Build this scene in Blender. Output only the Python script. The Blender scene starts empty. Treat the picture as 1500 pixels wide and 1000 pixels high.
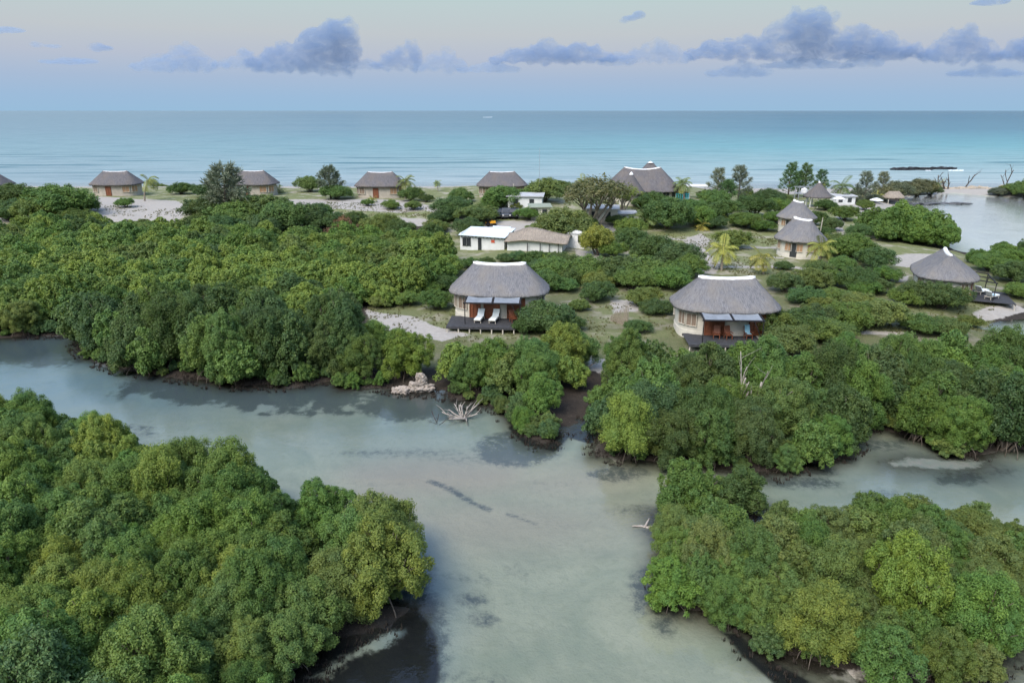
import bpy, math, random
import numpy as np
from mathutils import Vector, Matrix

R = math.radians
SC = bpy.context.scene
COL = SC.collection

# ------------------------------------------------------------------ camera
CAM_Z = 22.0
PITCH = R(18.46)
FPX = 1013.0            # focal length in pixels of the 1500 px wide photograph
cam_d = bpy.data.cameras.new('camera')
cam = bpy.data.objects.new('camera', cam_d)
COL.objects.link(cam)
cam.location = (0, 0, CAM_Z)
cam.rotation_euler = (R(90) - PITCH, 0, R(-0.1))
cam_d.sensor_width = 36.0
cam_d.lens = 36.0 * FPX / 1500.0
cam_d.clip_start = 0.5
cam_d.clip_end = 90000.0
SC.camera = cam

# ------------------------------------------------------------------ exposure
SC.view_settings.view_transform = 'Standard'
SC.view_settings.look = 'None'
SC.view_settings.exposure = 1.65
SC.view_settings.gamma = 1.0
SC.cycles.max_bounces = 6
SC.cycles.diffuse_bounces = 3
SC.cycles.glossy_bounces = 2
SC.cycles.transmission_bounces = 3
SC.cycles.transparent_max_bounces = 8
SC.cycles.volume_bounces = 2
SC.cycles.use_denoising = True
SC.cycles.caustics_reflective = False
SC.cycles.caustics_refractive = False


def lin(r, g, b):
    f = lambda c: (c / 12.92 if c <= 0.04045 else ((c + 0.055) / 1.055) ** 2.4)
    return (f(r / 255), f(g / 255), f(b / 255), 1.0)


# ------------------------------------------------------------------ world: dusk sky
SUN_EL, SUN_AZ = R(48), R(215)     # compass direction of the sun (behind the camera, to the left)
W = bpy.data.worlds.new('World')
SC.world = W
W.use_nodes = True
nt = W.node_tree
nt.nodes.clear()
N = nt.nodes.new
Lk = nt.links.new
tc = N('ShaderNodeTexCoord')
sep = N('ShaderNodeSeparateXYZ')
Lk(tc.outputs['Generated'], sep.inputs[0])
# low sky: earth shadow, pink belt, pale green-grey above
ramp = N('ShaderNodeValToRGB')
mr = N('ShaderNodeMapRange')
mr.inputs['From Min'].default_value = 0.0
mr.inputs['From Max'].default_value = 0.2
Lk(sep.outputs[2], mr.inputs[0])
Lk(mr.outputs[0], ramp.inputs[0])
SKY_K = 2 ** -1.65       # the low sky in scene units for the exposure above
stops = [(0.0, lin(153, 189, 218)), (0.085, lin(157, 188, 218)), (0.20, lin(168, 188, 214)), (0.33, lin(184, 193, 209)),
         (0.47, lin(193, 200, 205)), (0.66, lin(190, 207, 209)), (1.0, lin(176, 203, 214))]
while len(ramp.color_ramp.elements) < len(stops):
    ramp.color_ramp.elements.new(0.5)
for e, (p, c) in zip(ramp.color_ramp.elements, stops):
    e.position = p
    e.color = (c[0] * SKY_K, c[1] * SKY_K, c[2] * SKY_K, 1)
sky = N('ShaderNodeTexSky')
sky.sky_type = 'NISHITA'
sky.sun_disc = False
sky.sun_elevation = SUN_EL
sky.sun_rotation = SUN_AZ
sky.dust_density = 2.0
skym = N('ShaderNodeVectorMath')
skym.operation = 'SCALE'
skym.inputs['Scale'].default_value = 0.15
Lk(sky.outputs[0], skym.inputs[0])
mr2 = N('ShaderNodeMapRange')
mr2.interpolation_type = 'SMOOTHSTEP'
mr2.inputs['From Min'].default_value = 0.16
mr2.inputs['From Max'].default_value = 0.75
Lk(sep.outputs[2], mr2.inputs[0])
mx = N('ShaderNodeMix')
mx.data_type = 'RGBA'
Lk(mr2.outputs[0], mx.inputs['Factor'])
Lk(ramp.outputs[0], mx.inputs['A'])
Lk(skym.outputs[0], mx.inputs['B'])
bg = N('ShaderNodeBackground')
bg.inputs[1].default_value = 1.0
Lk(mx.outputs['Result'], bg.inputs[0])
out = N('ShaderNodeOutputWorld')
Lk(bg.outputs[0], out.inputs[0])

sun_d = bpy.data.lights.new('sun', 'SUN')
sun_d.energy = 0.7
sun_d.angle = R(40)
sun_d.color = (1.0, 0.93, 0.83)
sun = bpy.data.objects.new('sun', sun_d)
COL.objects.link(sun)
sdir = Vector((math.sin(SUN_AZ) * math.cos(SUN_EL), math.cos(SUN_AZ) * math.cos(SUN_EL), math.sin(SUN_EL)))
sun.rotation_euler = (-sdir).to_track_quat('-Z', 'Y').to_euler()
sun.location = (-40, -60, 80)

# ------------------------------------------------------------------ survey of the site: photograph pixels to points on a level
ROLL = R(-0.1)
_f = np.array([0, math.cos(PITCH), -math.sin(PITCH)])
_u = np.array([0, math.sin(PITCH), math.cos(PITCH)])
_r = np.array([1.0, 0, 0])


def P(px, py, z=0.0):
    u, v = (px - 750) / FPX, (500 - py) / FPX
    d = _f + u * _r + v * _u
    if d[2] > -0.004:
        d[2] = -0.004
    t = (z - CAM_Z) / d[2]
    return np.array([d[0] * t, d[1] * t, z])


def ray_dir(px, py):
    u, v = (px - 750) / FPX, (500 - py) / FPX
    d = _f + u * _r + v * _u
    return d / np.linalg.norm(d)


def poly(pts):
    o = []
    for p in pts:
        z = p[2] if len(p) > 2 else 0.0
        o.append(P(p[0], p[1], z)[:2])
    return np.array(o)


def inside(poly_, X, Y):
    c = np.zeros(X.shape, bool)
    n = len(poly_)
    for i in range(n):
        x1, y1 = poly_[i]
        x2, y2 = poly_[(i + 1) % n]
        if y1 == y2:
            continue
        t = ((y1 > Y) != (y2 > Y)) & (X < (x2 - x1) * (Y - y1) / (y2 - y1) + x1)
        c ^= t
    return c


def sdist(poly_, X, Y):
    """positive inside"""
    d = np.full(X.shape, 1e9)
    n = len(poly_)
    for i in range(n):
        a = poly_[i]
        b = poly_[(i + 1) % n]
        ab = b - a
        L = max(1e-9, ab @ ab)
        t = np.clip(((X - a[0]) * ab[0] + (Y - a[1]) * ab[1]) / L, 0, 1)
        d = np.minimum(d, np.hypot(X - a[0] - t * ab[0], Y - a[1] - t * ab[1]))
    return np.where(inside(poly_, X, Y), d, -d)


def ss(a, b, x):
    t = np.clip((x - a) / (b - a), 0, 1)
    return t * t * (3 - 2 * t)


def vnoise(X, Y, seed=0):
    xi, yi = np.floor(X), np.floor(Y)
    xf, yf = X - xi, Y - yi

    def h(a, b):
        v = np.sin(a * 127.1 + b * 311.7 + seed * 74.7) * 43758.5453
        return v - np.floor(v)
    u, v = xf * xf * (3 - 2 * xf), yf * yf * (3 - 2 * yf)
    return (h(xi, yi) * (1 - u) + h(xi + 1, yi) * u) * (1 - v) + (h(xi, yi + 1) * (1 - u) + h(xi + 1, yi + 1) * u) * v


# --- shorelines
LEFT_ISLE = poly([(-420, 555, 2.9), (0, 575, 2.9), (90, 585, 2.9), (190, 612, 2.9), (225, 650, 2.9), (370, 668, 2.9), (430, 690, 2.9), (500, 745, 2.9), (560, 800, 2.9),
                  (615, 860, 1.2), (612, 890), (560, 915), (500, 940), (450, 985), (430, 1060), (300, 1300), (-900, 1300), (-900, 700)])
RIGHT_ISLE = poly([(975, 800), (965, 835), (985, 885), (1040, 905), (1090, 925), (1120, 965), (1190, 985), (1260, 1005), (1350, 1005), (1450, 1000), (1475, 965), (1520, 930),
                   (1640, 900), (1640, 760, 3), (1500, 752, 2.9), (1430, 728, 2.9), (1330, 715, 2.9), (1180, 725, 2.9), (1110, 735, 3.0), (1125, 745), (1060, 750),
                   (1010, 752), (958, 752), (955, 775)])
MAIN_LAND = poly([(-500, 500), (-100, 500), (0, 496), (60, 492), (108, 492), (128, 525), (180, 543), (270, 556), (340, 565), (430, 568), (488, 560), (500, 572),
                  (560, 568), (600, 578), (645, 575), (665, 588), (735, 600), (770, 640), (800, 655), (830, 632), (862, 612), (880, 640), (872, 668), (930, 675), (1000, 682), (1060, 690),
                  (1110, 700), (1160, 690), (1240, 672), (1262, 640), (1290, 628), (1350, 648), (1385, 668), (1440, 672), (1462, 662), (1520, 655), (1700, 660), (2600, 640)])
SHORE_Y = 204.0
MAIN_LAND = np.vstack([MAIN_LAND, [[420, 75], [420, SHORE_Y], [-420, SHORE_Y + 4], [-420, 70]]])
LAGOON = poly([(1325, 300), (1322, 292), (1340, 287), (1400, 283), (1450, 287), (1500, 290), (1700, 295), (2200, 300), (2200, 400), (1700, 385), (1560, 378), (1500, 372), (1440, 376), (1400, 366),
               (1385, 350), (1360, 335), (1340, 318)])
POND = poly([(1440, 482), (1475, 472), (1540, 466), (1600, 470), (1600, 488), (1500, 492)])
SANDFLAT = poly([(1336, 303), (1370, 299), (1430, 304), (1520, 318), (1600, 330), (1600, 360), (1500, 362), (1440, 364), (1412, 352), (1390, 338), (1350, 318)])
BAR = poly([(1295, 675), (1330, 668), (1380, 672), (1400, 668), (1450, 675), (1440, 690), (1380, 688), (1310, 684)])


def land_sd(X, Y):
    d = sdist(MAIN_LAND, X, Y)
    d = np.minimum(d, -sdist(LAGOON, X, Y))
    d = np.minimum(d, -sdist(POND, X, Y))
    d = np.maximum(d, sdist(LEFT_ISLE, X, Y))
    d = np.maximum(d, sdist(RIGHT_ISLE, X, Y))
    d = np.maximum(d, sdist(BAR, X, Y) * 0.5 - 0.25)
    return d


def height(X, Y, sd=None):
    X = np.asarray(X, float)
    Y = np.asarray(Y, float)
    if sd is None:
        sd = land_sd(X, Y)
    wob = (vnoise(X / 1.7, Y / 1.7, 3) - 0.5) * 1.4 + (vnoise(X / 0.6, Y / 0.6, 5) - 0.5) * 0.5
    sdw = sd + wob * ss(40, 20, np.abs(sd)) * 0.8
    hill = 0.32 + 0.75 * ss(57, 72, Y) * ss(-22, -6, X) + 0.5 * ss(70, 110, Y) * ss(-10, 6, X)
    hill = hill + 2.9 * ss(112, 148, Y) * (1 - ss(36, 62, X)) - 0.3 * ss(150, 200, Y)
    hill = hill + (vnoise(X / 7, Y / 7, 1) - 0.5) * 0.3 * ss(0.4, 1.2, hill) + (vnoise(X / 1.1, Y / 1.1, 2) - 0.5) * 0.1
    w = 2.2 + 7.5 * np.clip(hill - 0.3, 0, 4)
    z = hill * ss(-0.2, 1.0, sdw / w) * ss(-0.4, 0.5, sdw)
    deep = np.clip(-sdw, 0, None)
    flat = ss(-3, 4, sdist(SANDFLAT, X, Y))
    z = z - 0.05 - 0.38 * ss(0, 5, deep) - 0.25 * ss(5, 12, deep) * (vnoise(X / 9, Y / 9, 8)) - 1.2 * ss(212, 250, Y)
    z = z * (1 - flat) + flat * (-.05 + .05 * (vnoise(X / 6, Y / 11, 14) - .5))
    return z + (1 - flat) * (vnoise(X / 0.5, Y / 0.5, 11) - 0.5) * 0.05


def gz(x, y):
    return float(height(np.array([x]), np.array([y]))[0])


def ground(px, py, lift=0.0):
    z = 0.5
    for _ in range(14):
        p = P(px, py, z + lift)
        z = z * 0.4 + 0.6 * gz(p[0], p[1])
    p = P(px, py, z + lift)
    return Vector((p[0], p[1], z))


def gpoly(pts):
    return np.array([ground(*p)[:2] for p in pts])


# ------------------------------------------------------------------ helpers
class MB:
    def __init__(self):
        self.v, self.f, self.uv = [], [], {}

    def add(self, verts, faces):
        o = len(self.v)
        self.v += [tuple(map(float, p)) for p in verts]
        self.f += [tuple(i + o for i in f) for f in faces]
        return self

    def box(self, c, s, rz=0.0, rx=0.0, ry=0.0, taper=1.0):
        M = Matrix.Translation(c) @ Matrix.Rotation(rz, 4, 'Z') @ Matrix.Rotation(ry, 4, 'Y') @ Matrix.Rotation(rx, 4, 'X')
        vs = []
        for z in (-.5, .5):
            t = taper if z > 0 else 1.0
            for x, y in ((-.5, -.5), (.5, -.5), (.5, .5), (-.5, .5)):
                vs.append(M @ Vector((x * s[0] * t, y * s[1] * t, z * s[2])))
        return self.add(vs, [(3, 2, 1, 0), (4, 5, 6, 7), (0, 1, 5, 4), (1, 2, 6, 5), (2, 3, 7, 6), (3, 0, 4, 7)])

    def bar(self, a, b, w):
        a, b = Vector(a), Vector(b)
        return self.tube([a, b], [w * 0.7, w * 0.7], 4)

    def tube(self, pts, rad, n=6):
        pts = [Vector(p) for p in pts]
        vs, fs = [], []
        m = len(pts)
        ref = Vector((0.31, 0.17, 0.93))
        for i, p in enumerate(pts):
            t = (pts[min(i + 1, m - 1)] - pts[max(i - 1, 0)]).normalized()
            a = t.cross(ref)
            if a.length < 1e-3:
                a = t.cross(Vector((1, 0, 0)))
            a.normalize()
            b = t.cross(a)
            for k in range(n):
                th = 2 * math.pi * (k + .5) / n
                vs.append(p + (a * math.cos(th) + b * math.sin(th)) * rad[i])
        for i in range(m - 1):
            for k in range(n):
                k2 = (k + 1) % n
                fs.append((i * n + k, i * n + k2, (i + 1) * n + k2, (i + 1) * n + k))
        fs.append(tuple(range(n - 1, -1, -1)))
        fs.append(tuple(range((m - 1) * n, m * n)))
        return self.add(vs, fs)

    def grid(self, rows, close=True, cap=False):
        """rows: list of equal-length rings"""
        n = len(rows[0])
        vs = [p for r in rows for p in r]
        fs = []
        for i in range(len(rows) - 1):
            for k in range(n if close else n - 1):
                k2 = (k + 1) % n
                fs.append((i * n + k, i * n + k2, (i + 1) * n + k2, (i + 1) * n + k))
        if cap:
            fs.append(tuple(range((len(rows) - 1) * n, len(rows) * n)))
        return self.add(vs, fs)

    def mesh(self, name, mat, smooth=False):
        me = bpy.data.meshes.new(name)
        me.from_pydata(self.v, [], self.f)
        if mat:
            me.materials.append(mat)
        if smooth:
            me.polygons.foreach_set('use_smooth', [True] * len(me.polygons))
        me.update()
        return me

    def build(self, name, mat, parent=None, smooth=False, **kw):
        return link(name, self.mesh(name, mat, smooth), parent, **kw)


def link(name, me, parent=None, **kw):
    o = bpy.data.objects.new(name, me)
    COL.objects.link(o)
    if parent is not None:
        o.parent = parent
    for k, v in kw.items():
        o[k] = v
    return o


def thing(name, label, cat, loc=(0, 0, 0), rz=0.0, group=None, scale=None):
    o = bpy.data.objects.new(name, None)
    COL.objects.link(o)
    o.empty_display_size = 0.3
    o.location = loc
    o.rotation_euler = (0, 0, rz)
    if scale is not None:
        o.scale = scale
    o['label'] = label
    o['category'] = cat
    if group:
        o['group'] = group
    return o


def tag(o, label, cat, group=None):
    o['label'] = label
    o['category'] = cat
    if group:
        o['group'] = group
    return o


def dup(root, loc, rz=0.0, scale=None, label=None, group=None):
    c = root.copy()
    COL.objects.link(c)
    c.location = loc
    c.rotation_euler = (0, 0, rz)
    if scale is not None:
        c.scale = scale
    if label:
        c['label'] = label
    if group:
        c['group'] = group
    for ch in list(root.children):
        d = ch.copy()
        COL.objects.link(d)
        d.parent = c
        for g in list(ch.children):
            e = g.copy()
            COL.objects.link(e)
            e.parent = d
    return c


# ------------------------------------------------------------------ materials
class NT:
    """tiny node-tree writer"""
    def __init__(self, name):
        self.m = bpy.data.materials.new(name)
        self.m.use_nodes = True
        self.t = self.m.node_tree
        self.t.nodes.clear()
        self.out = self.n('ShaderNodeOutputMaterial')

    def n(self, typ, **kw):
        nd = self.t.nodes.new(typ)
        for k, v in kw.items():
            setattr(nd, k, v)
        return nd

    def set(self, sock, v):
        if isinstance(v, bpy.types.NodeSocket):
            self.t.links.new(v, sock)
        elif v is not None:
            if hasattr(sock, 'default_value'):
                if hasattr(sock.default_value, '__len__') and not hasattr(v, '__len__'):
                    sock.default_value = [v] * len(sock.default_value)
                elif hasattr(sock.default_value, '__len__') and len(sock.default_value) == 4 and len(v) == 3:
                    sock.default_value = (*v, 1.0)
                else:
                    sock.default_value = v

    def coord(self, kind='Object'):
        return self.n('ShaderNodeTexCoord').outputs[kind]

    def pos(self):
        return self.n('ShaderNodeNewGeometry').outputs['Position']

    def mapping(self, vec, scale=(1, 1, 1), loc=(0, 0, 0), rot=(0, 0, 0)):
        m = self.n('ShaderNodeMapping')
        self.set(m.inputs['Vector'], vec)
        m.inputs['Scale'].default_value = scale
        m.inputs['Location'].default_value = loc
        m.inputs['Rotation'].default_value = rot
        return m.outputs[0]

    def noise(self, vec, scale, detail=3.0, rough=0.55, dist=0.0):
        n = self.n('ShaderNodeTexNoise')
        self.set(n.inputs['Vector'], vec)
        n.inputs['Scale'].default_value = scale
        n.inputs['Detail'].default_value = detail
        n.inputs['Roughness'].default_value = rough
        n.inputs['Distortion'].default_value = dist
        return n.outputs['Fac']

    def ramp(self, fac, a, b, lo=0.0, hi=1.0, smooth=False):
        m = self.n('ShaderNodeMapRange')
        if smooth:
            m.interpolation_type = 'SMOOTHSTEP'
        self.set(m.inputs[0], fac)
        m.inputs[1].default_value = a
        m.inputs[2].default_value = b
        m.inputs[3].default_value = lo
        m.inputs[4].default_value = hi
        return m.outputs[0]

    def mix(self, fac, a, b, blend='MIX'):
        m = self.n('ShaderNodeMix', data_type='RGBA', blend_type=blend)
        self.set(m.inputs[0], fac)
        self.set(m.inputs[6], a)
        self.set(m.inputs[7], b)
        return m.outputs[2]

    def math(self, op, a, b=0.0, clamp=False):
        m = self.n('ShaderNodeMath', operation=op, use_clamp=clamp)
        self.set(m.inputs[0], a)
        self.set(m.inputs[1], b)
        return m.outputs[0]

    def attr(self, name):
        return self.n('ShaderNodeAttribute', attribute_name=name).outputs['Fac']

    def bump(self, h, strength=0.3, dist=0.05, normal=None):
        b = self.n('ShaderNodeBump')
        b.inputs['Strength'].default_value = strength
        b.inputs['Distance'].default_value = dist
        self.set(b.inputs['Height'], h)
        if normal is not None:
            self.set(b.inputs['Normal'], normal)
        return b.outputs[0]

    def principled(self, col, rough=0.8, spec=0.2, normal=None, metal=0.0):
        p = self.n('ShaderNodeBsdfPrincipled')
        self.set(p.inputs['Base Color'], col)
        self.set(p.inputs['Roughness'], rough)
        self.set(p.inputs['Specular IOR Level'], spec)
        self.set(p.inputs['Metallic'], metal)
        if normal is not None:
            self.set(p.inputs['Normal'], normal)
        return p.outputs[0]

    def done(self, sh):
        self.t.links.new(sh, self.out.inputs['Surface'])
        return self.m


def simple(name, col, rough=0.8, spec=0.25, var=0.25, scale=3.0, metal=0.0):
    """a plain surface with weathering: large and small blotches of its own colour"""
    t = NT(name)
    c = t.coord()
    a = t.noise(c, scale, 5)
    b = t.noise(c, scale * 9, 3)
    k = t.math('ADD', t.math('MULTIPLY', a, 0.65), t.math('MULTIPLY', b, 0.35))
    d = tuple(x * (1 - var) for x in col)
    e = tuple(min(1.0, x * (1 + var * 0.7)) for x in col)
    cc = t.mix(t.ramp(k, 0.3, 0.7), d, e)
    return t.done(t.principled(cc, rough, spec, t.bump(b, 0.15, 0.02), metal))

# ------------------------------------------------------------------ terrain
def grid_axis():
    ys = [2.0]
    while ys[-1] < 262:
        ys.append(ys[-1] + max(0.16, 0.0056 * (ys[-1] + 10)))
    us = np.concatenate([-np.geomspace(2.6, 0.83, 40), np.linspace(-0.82, 0.82, 560), np.geomspace(0.83, 2.6, 40)])
    return np.array(ys), us


YS, US = grid_axis()
TX = US[None, :] * (YS[:, None] + 15)
TY = np.repeat(YS[:, None], len(US), 1)
TSD = land_sd(TX, TY)
TZ = height(TX, TY, TSD)


def gz(x, y):
    """level of the ground sheet at a point"""
    y = min(max(y, YS[0]), YS[-1] - .01)
    u = min(max(x / (y + 15), US[0]), US[-1] - 1e-6)
    i = max(0, int(np.searchsorted(YS, y)) - 1)
    j = max(0, int(np.searchsorted(US, u)) - 1)
    a = (y - YS[i]) / (YS[i + 1] - YS[i])
    b = (u - US[j]) / (US[j + 1] - US[j])
    return float((TZ[i, j] * (1 - b) + TZ[i, j + 1] * b) * (1 - a) + (TZ[i + 1, j] * (1 - b) + TZ[i + 1, j + 1] * b) * a)


def paint(polys, soft=0.8):
    m = np.zeros(TX.shape)
    for p in polys:
        b0, b1 = p.min(0) - 3, p.max(0) + 3
        k = (TX > b0[0]) & (TX < b1[0]) & (TY > b0[1]) & (TY < b1[1])
        if k.any():
            m[k] = np.maximum(m[k], ss(-soft, soft, sdist(p, TX[k], TY[k])))
    return m


def ell(px, py, rx, ry, z=0.0):
    return np.array([P(px + rx * math.cos(a), py + ry * math.sin(a), z)[:2] for a in np.linspace(0, 2 * math.pi, 20)[:-1]])


def strip(pts, w):
    """path of width w metres along pixel points"""
    g = [np.array(ground(*p)[:2]) for p in pts]
    L, Rr = [], []
    for i, p in enumerate(g):
        t = g[min(i + 1, len(g) - 1)] - g[max(i - 1, 0)]
        t = t / np.linalg.norm(t)
        n_ = np.array([-t[1], t[0]]) * w / 2
        L.append(p + n_)
        Rr.append(p - n_)
    return np.array(L + Rr[::-1])


sand_polys = [gpoly(p) for p in [
    [(60, 300), (110, 292), (150, 288), (260, 294), (280, 306), (262, 326), (200, 324), (120, 330), (90, 315)],
    [(0, 305), (60, 300), (60, 325), (0, 325)],
    [(400, 292), (480, 292), (600, 294), (640, 304), (590, 312), (500, 306), (410, 306)],
    [(535, 452), (560, 458), (600, 462), (640, 478), (695, 490), (650, 500), (600, 492), (548, 478)],
    [(586, 318), (650, 322), (650, 332), (600, 330)],
    [(690, 338), (735, 324), (790, 322), (780, 345), (700, 350)],
    [(858, 322), (905, 315), (910, 338), (870, 345)],
    [(1008, 348), (1028, 342), (1042, 350), (1036, 362), (1016, 360)],
    [(1225, 294), (1300, 296), (1335, 300), (1345, 312), (1300, 318), (1230, 315)],
    [(1300, 376), (1330, 372), (1380, 372), (1395, 385), (1330, 392), (1310, 389)],
    [(1310, 405), (1335, 404), (1330, 414), (1305, 412)],
    [(1425, 458), (1450, 450), (1485, 446), (1510, 455), (1470, 466), (1440, 470)],
    [(1340, 275), (1380, 272), (1480, 272), (1480, 283), (1340, 286)],
    [(895, 440), (930, 438), (940, 455), (900, 460)],
    [(1262, 484), (1330, 486), (1330, 491), (1262, 490)],
    [(1390, 478), (1400, 486), (1380, 488)],
    [(845, 365), (885, 372), (880, 380), (845, 375)],
    [(1250, 430), (1270, 430), (1272, 440), (1250, 440)],
    [(868, 520), (896, 528), (888, 548), (862, 540)],
]]
sand_polys += [strip([(1012, 352), (1030, 372), (1048, 388), (1036, 400)], 2.2), strip([(1060, 364), (1100, 363), (1142, 363)], 1.3),
               strip([(1042, 391), (1100, 391), (1160, 391), (1200, 396)], 1.3), strip([(960, 348), (985, 350), (1012, 352)], 1.2),
               strip([(1105, 376), (1150, 378)], 1.0), strip([(1290, 372), (1250, 360), (1230, 335), (1235, 315)], 1.6),
               strip([(560, 300), (610, 302), (650, 312), (700, 330)], 2.0)]
bar_p = [BAR, poly([(440, 992), (490, 955), (560, 925), (600, 912), (605, 928), (530, 968), (480, 1000)]), poly([(1180, 990), (1250, 975), (1430, 965), (1450, 985), (1380, 1000), (1250, 1003)])]
grass_polys = [gpoly(p) for p in [
    [(880, 340), (1160, 345), (1160, 400), (1000, 410), (1000, 370), (880, 365)],
    [(540, 440), (660, 440), (760, 480), (1000, 480), (1000, 500), (880, 505), (640, 500), (540, 470)],
    [(1100, 340), (1150, 345), (1150, 360), (1090, 362)],
    [(1180, 420), (1460, 430), (1460, 490), (1180, 495)],
    [(150, 300), (280, 304), (270, 318), (170, 320)],
    [(590, 310), (700, 312), (690, 328), (600, 325)],
    [(860, 400), (1000, 420), (1000, 480), (860, 480)],
    [(480, 296), (640, 300), (640, 318), (480, 312)],
]]
mud_polys = [poly(p) for p in [
    [(820, 570), (880, 555), (890, 620), (870, 650), (835, 640), (815, 660), (770, 650), (745, 625)],
    [(430, 990), (470, 930), (560, 900), (612, 885), (640, 925), (645, 980), (620, 1030), (560, 1060), (430, 1060)],
    [(1085, 925), (1120, 955), (1170, 985), (1200, 1000), (1150, 1010), (1090, 960), (1060, 925)],
]]
weed_and_reflection = np.zeros(TX.shape)  # weed patches on the bed, plus tree reflections painted dark beside the banks
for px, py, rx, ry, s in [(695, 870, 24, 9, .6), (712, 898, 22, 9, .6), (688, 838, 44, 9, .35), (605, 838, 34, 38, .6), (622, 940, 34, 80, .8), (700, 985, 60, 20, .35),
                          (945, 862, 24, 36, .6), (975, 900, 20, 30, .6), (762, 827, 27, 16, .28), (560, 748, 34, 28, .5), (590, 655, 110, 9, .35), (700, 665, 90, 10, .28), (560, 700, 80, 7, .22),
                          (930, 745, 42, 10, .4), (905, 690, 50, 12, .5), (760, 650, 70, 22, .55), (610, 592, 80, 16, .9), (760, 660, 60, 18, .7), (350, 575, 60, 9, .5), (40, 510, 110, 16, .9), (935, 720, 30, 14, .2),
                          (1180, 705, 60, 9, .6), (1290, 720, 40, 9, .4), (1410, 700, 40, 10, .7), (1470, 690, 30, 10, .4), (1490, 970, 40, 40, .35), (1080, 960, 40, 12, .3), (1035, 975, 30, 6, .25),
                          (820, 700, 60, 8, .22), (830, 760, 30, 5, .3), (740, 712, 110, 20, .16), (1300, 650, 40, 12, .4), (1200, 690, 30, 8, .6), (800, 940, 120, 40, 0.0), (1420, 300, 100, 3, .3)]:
    weed_and_reflection = np.maximum(weed_and_reflection, s * paint([ell(px, py, rx, ry)], 0.9 if py > 600 else 1.6))
weed_and_reflection = np.maximum(weed_and_reflection, 0.6 * paint([strip([(627, 703), (660, 715), (690, 735), (722, 748)], 0.5), strip([(742, 752), (790, 768)], 0.3)], 0.25))
bank = np.maximum(paint([ell(340, 590, 200, 50)], 3.0), paint([ell(620, 592, 90, 26)], 2.0))  # where the bank trees' dark mirror image is painted into the bed, with algae
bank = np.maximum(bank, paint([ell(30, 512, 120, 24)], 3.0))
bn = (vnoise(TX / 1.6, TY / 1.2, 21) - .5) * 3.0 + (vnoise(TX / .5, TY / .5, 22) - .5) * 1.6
weed_and_reflection = np.maximum(weed_and_reflection, .95 * bank * ss(-5.2, -1.6, TSD + bn))
brown = np.zeros(TX.shape)
for px, py, rx, ry, s in [(640, 690, 140, 30, .9), (560, 740, 70, 50, .8), (830, 700, 100, 25, .6), (720, 760, 170, 40, .6), (880, 760, 80, 40, .4)]:
    brown = np.maximum(brown, s * paint([ell(px, py, rx, ry)], 2.5))
edge_mud = ss(-1.8, 0.6, TSD) * ss(110, 70, TY)
sand_att = np.maximum(paint(sand_polys, 1.0), 0.8 * paint(bar_p, 1.3))
sand_att = np.maximum(sand_att, ss(-40, -8, TSD) * 0 + ss(176, 190, TY) * ss(-6, -2, TSD) + ss(186, 196, TY) * ss(-1, 1, TSD))
sand_att = np.maximum(sand_att, 0.36 * ss(128, 145, TY) * ss(0, 1, TSD))
grass_att = paint(grass_polys, 2.0)
grass_att = np.maximum(grass_att, 0.75 * ss(55, 59, TY + .0 * TX) * ss(-16, -8, TX) * ss(2, 4, TSD))
grass_att = np.maximum(grass_att, 0.9 * ss(122, 135, TY) * ss(2, 6, TSD))
mud_att = np.maximum(paint(mud_polys, 0.6), 0.0)
sea_bed = ss(196, 214, TY)
deep_att = np.maximum(np.maximum(.95 * paint([ell(80, 545, 470, 75)], 9.0), .5 * paint([ell(1380, 700, 240, 40)], 4.0)), .8 * paint([ell(600, 885, 60, 120)], 2.0))
deep_att = np.maximum(deep_att, .45 * paint([ell(560, 620, 200, 40)], 6.0))
flat_att = ss(-1, 6, sdist(LAGOON, TX, TY))


def fan_mesh(name):
    ny, nx = TX.shape
    me = bpy.data.meshes.new(name)
    co = np.stack([TX, TY, TZ], -1).reshape(-1, 3).astype('f')
    me.vertices.add(len(co))
    me.vertices.foreach_set('co', co.ravel())
    i = np.arange(ny * nx).reshape(ny, nx)
    q = np.stack([i[:-1, :-1], i[:-1, 1:], i[1:, 1:], i[1:, :-1]], -1).reshape(-1, 4)
    me.loops.add(q.size)
    me.loops.foreach_set('vertex_index', q.ravel().astype('i'))
    me.polygons.add(len(q))
    me.polygons.foreach_set('loop_start', (np.arange(len(q)) * 4).astype('i'))
    me.update(calc_edges=True)
    me.polygons.foreach_set('use_smooth', [True] * len(q))
    for nm, a in (('sand', sand_att), ('grass', grass_att), ('mud', mud_att), ('weed_and_reflection', weed_and_reflection), ('brown', brown), ('edge', edge_mud), ('shore', TSD), ('seabed', sea_bed), ('flat', flat_att), ('deep', deep_att)):
        at = me.attributes.new(nm, 'FLOAT', 'POINT')
        at.data.foreach_set('value', a.ravel().astype('f'))
    me.validate()
    return me


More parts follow.
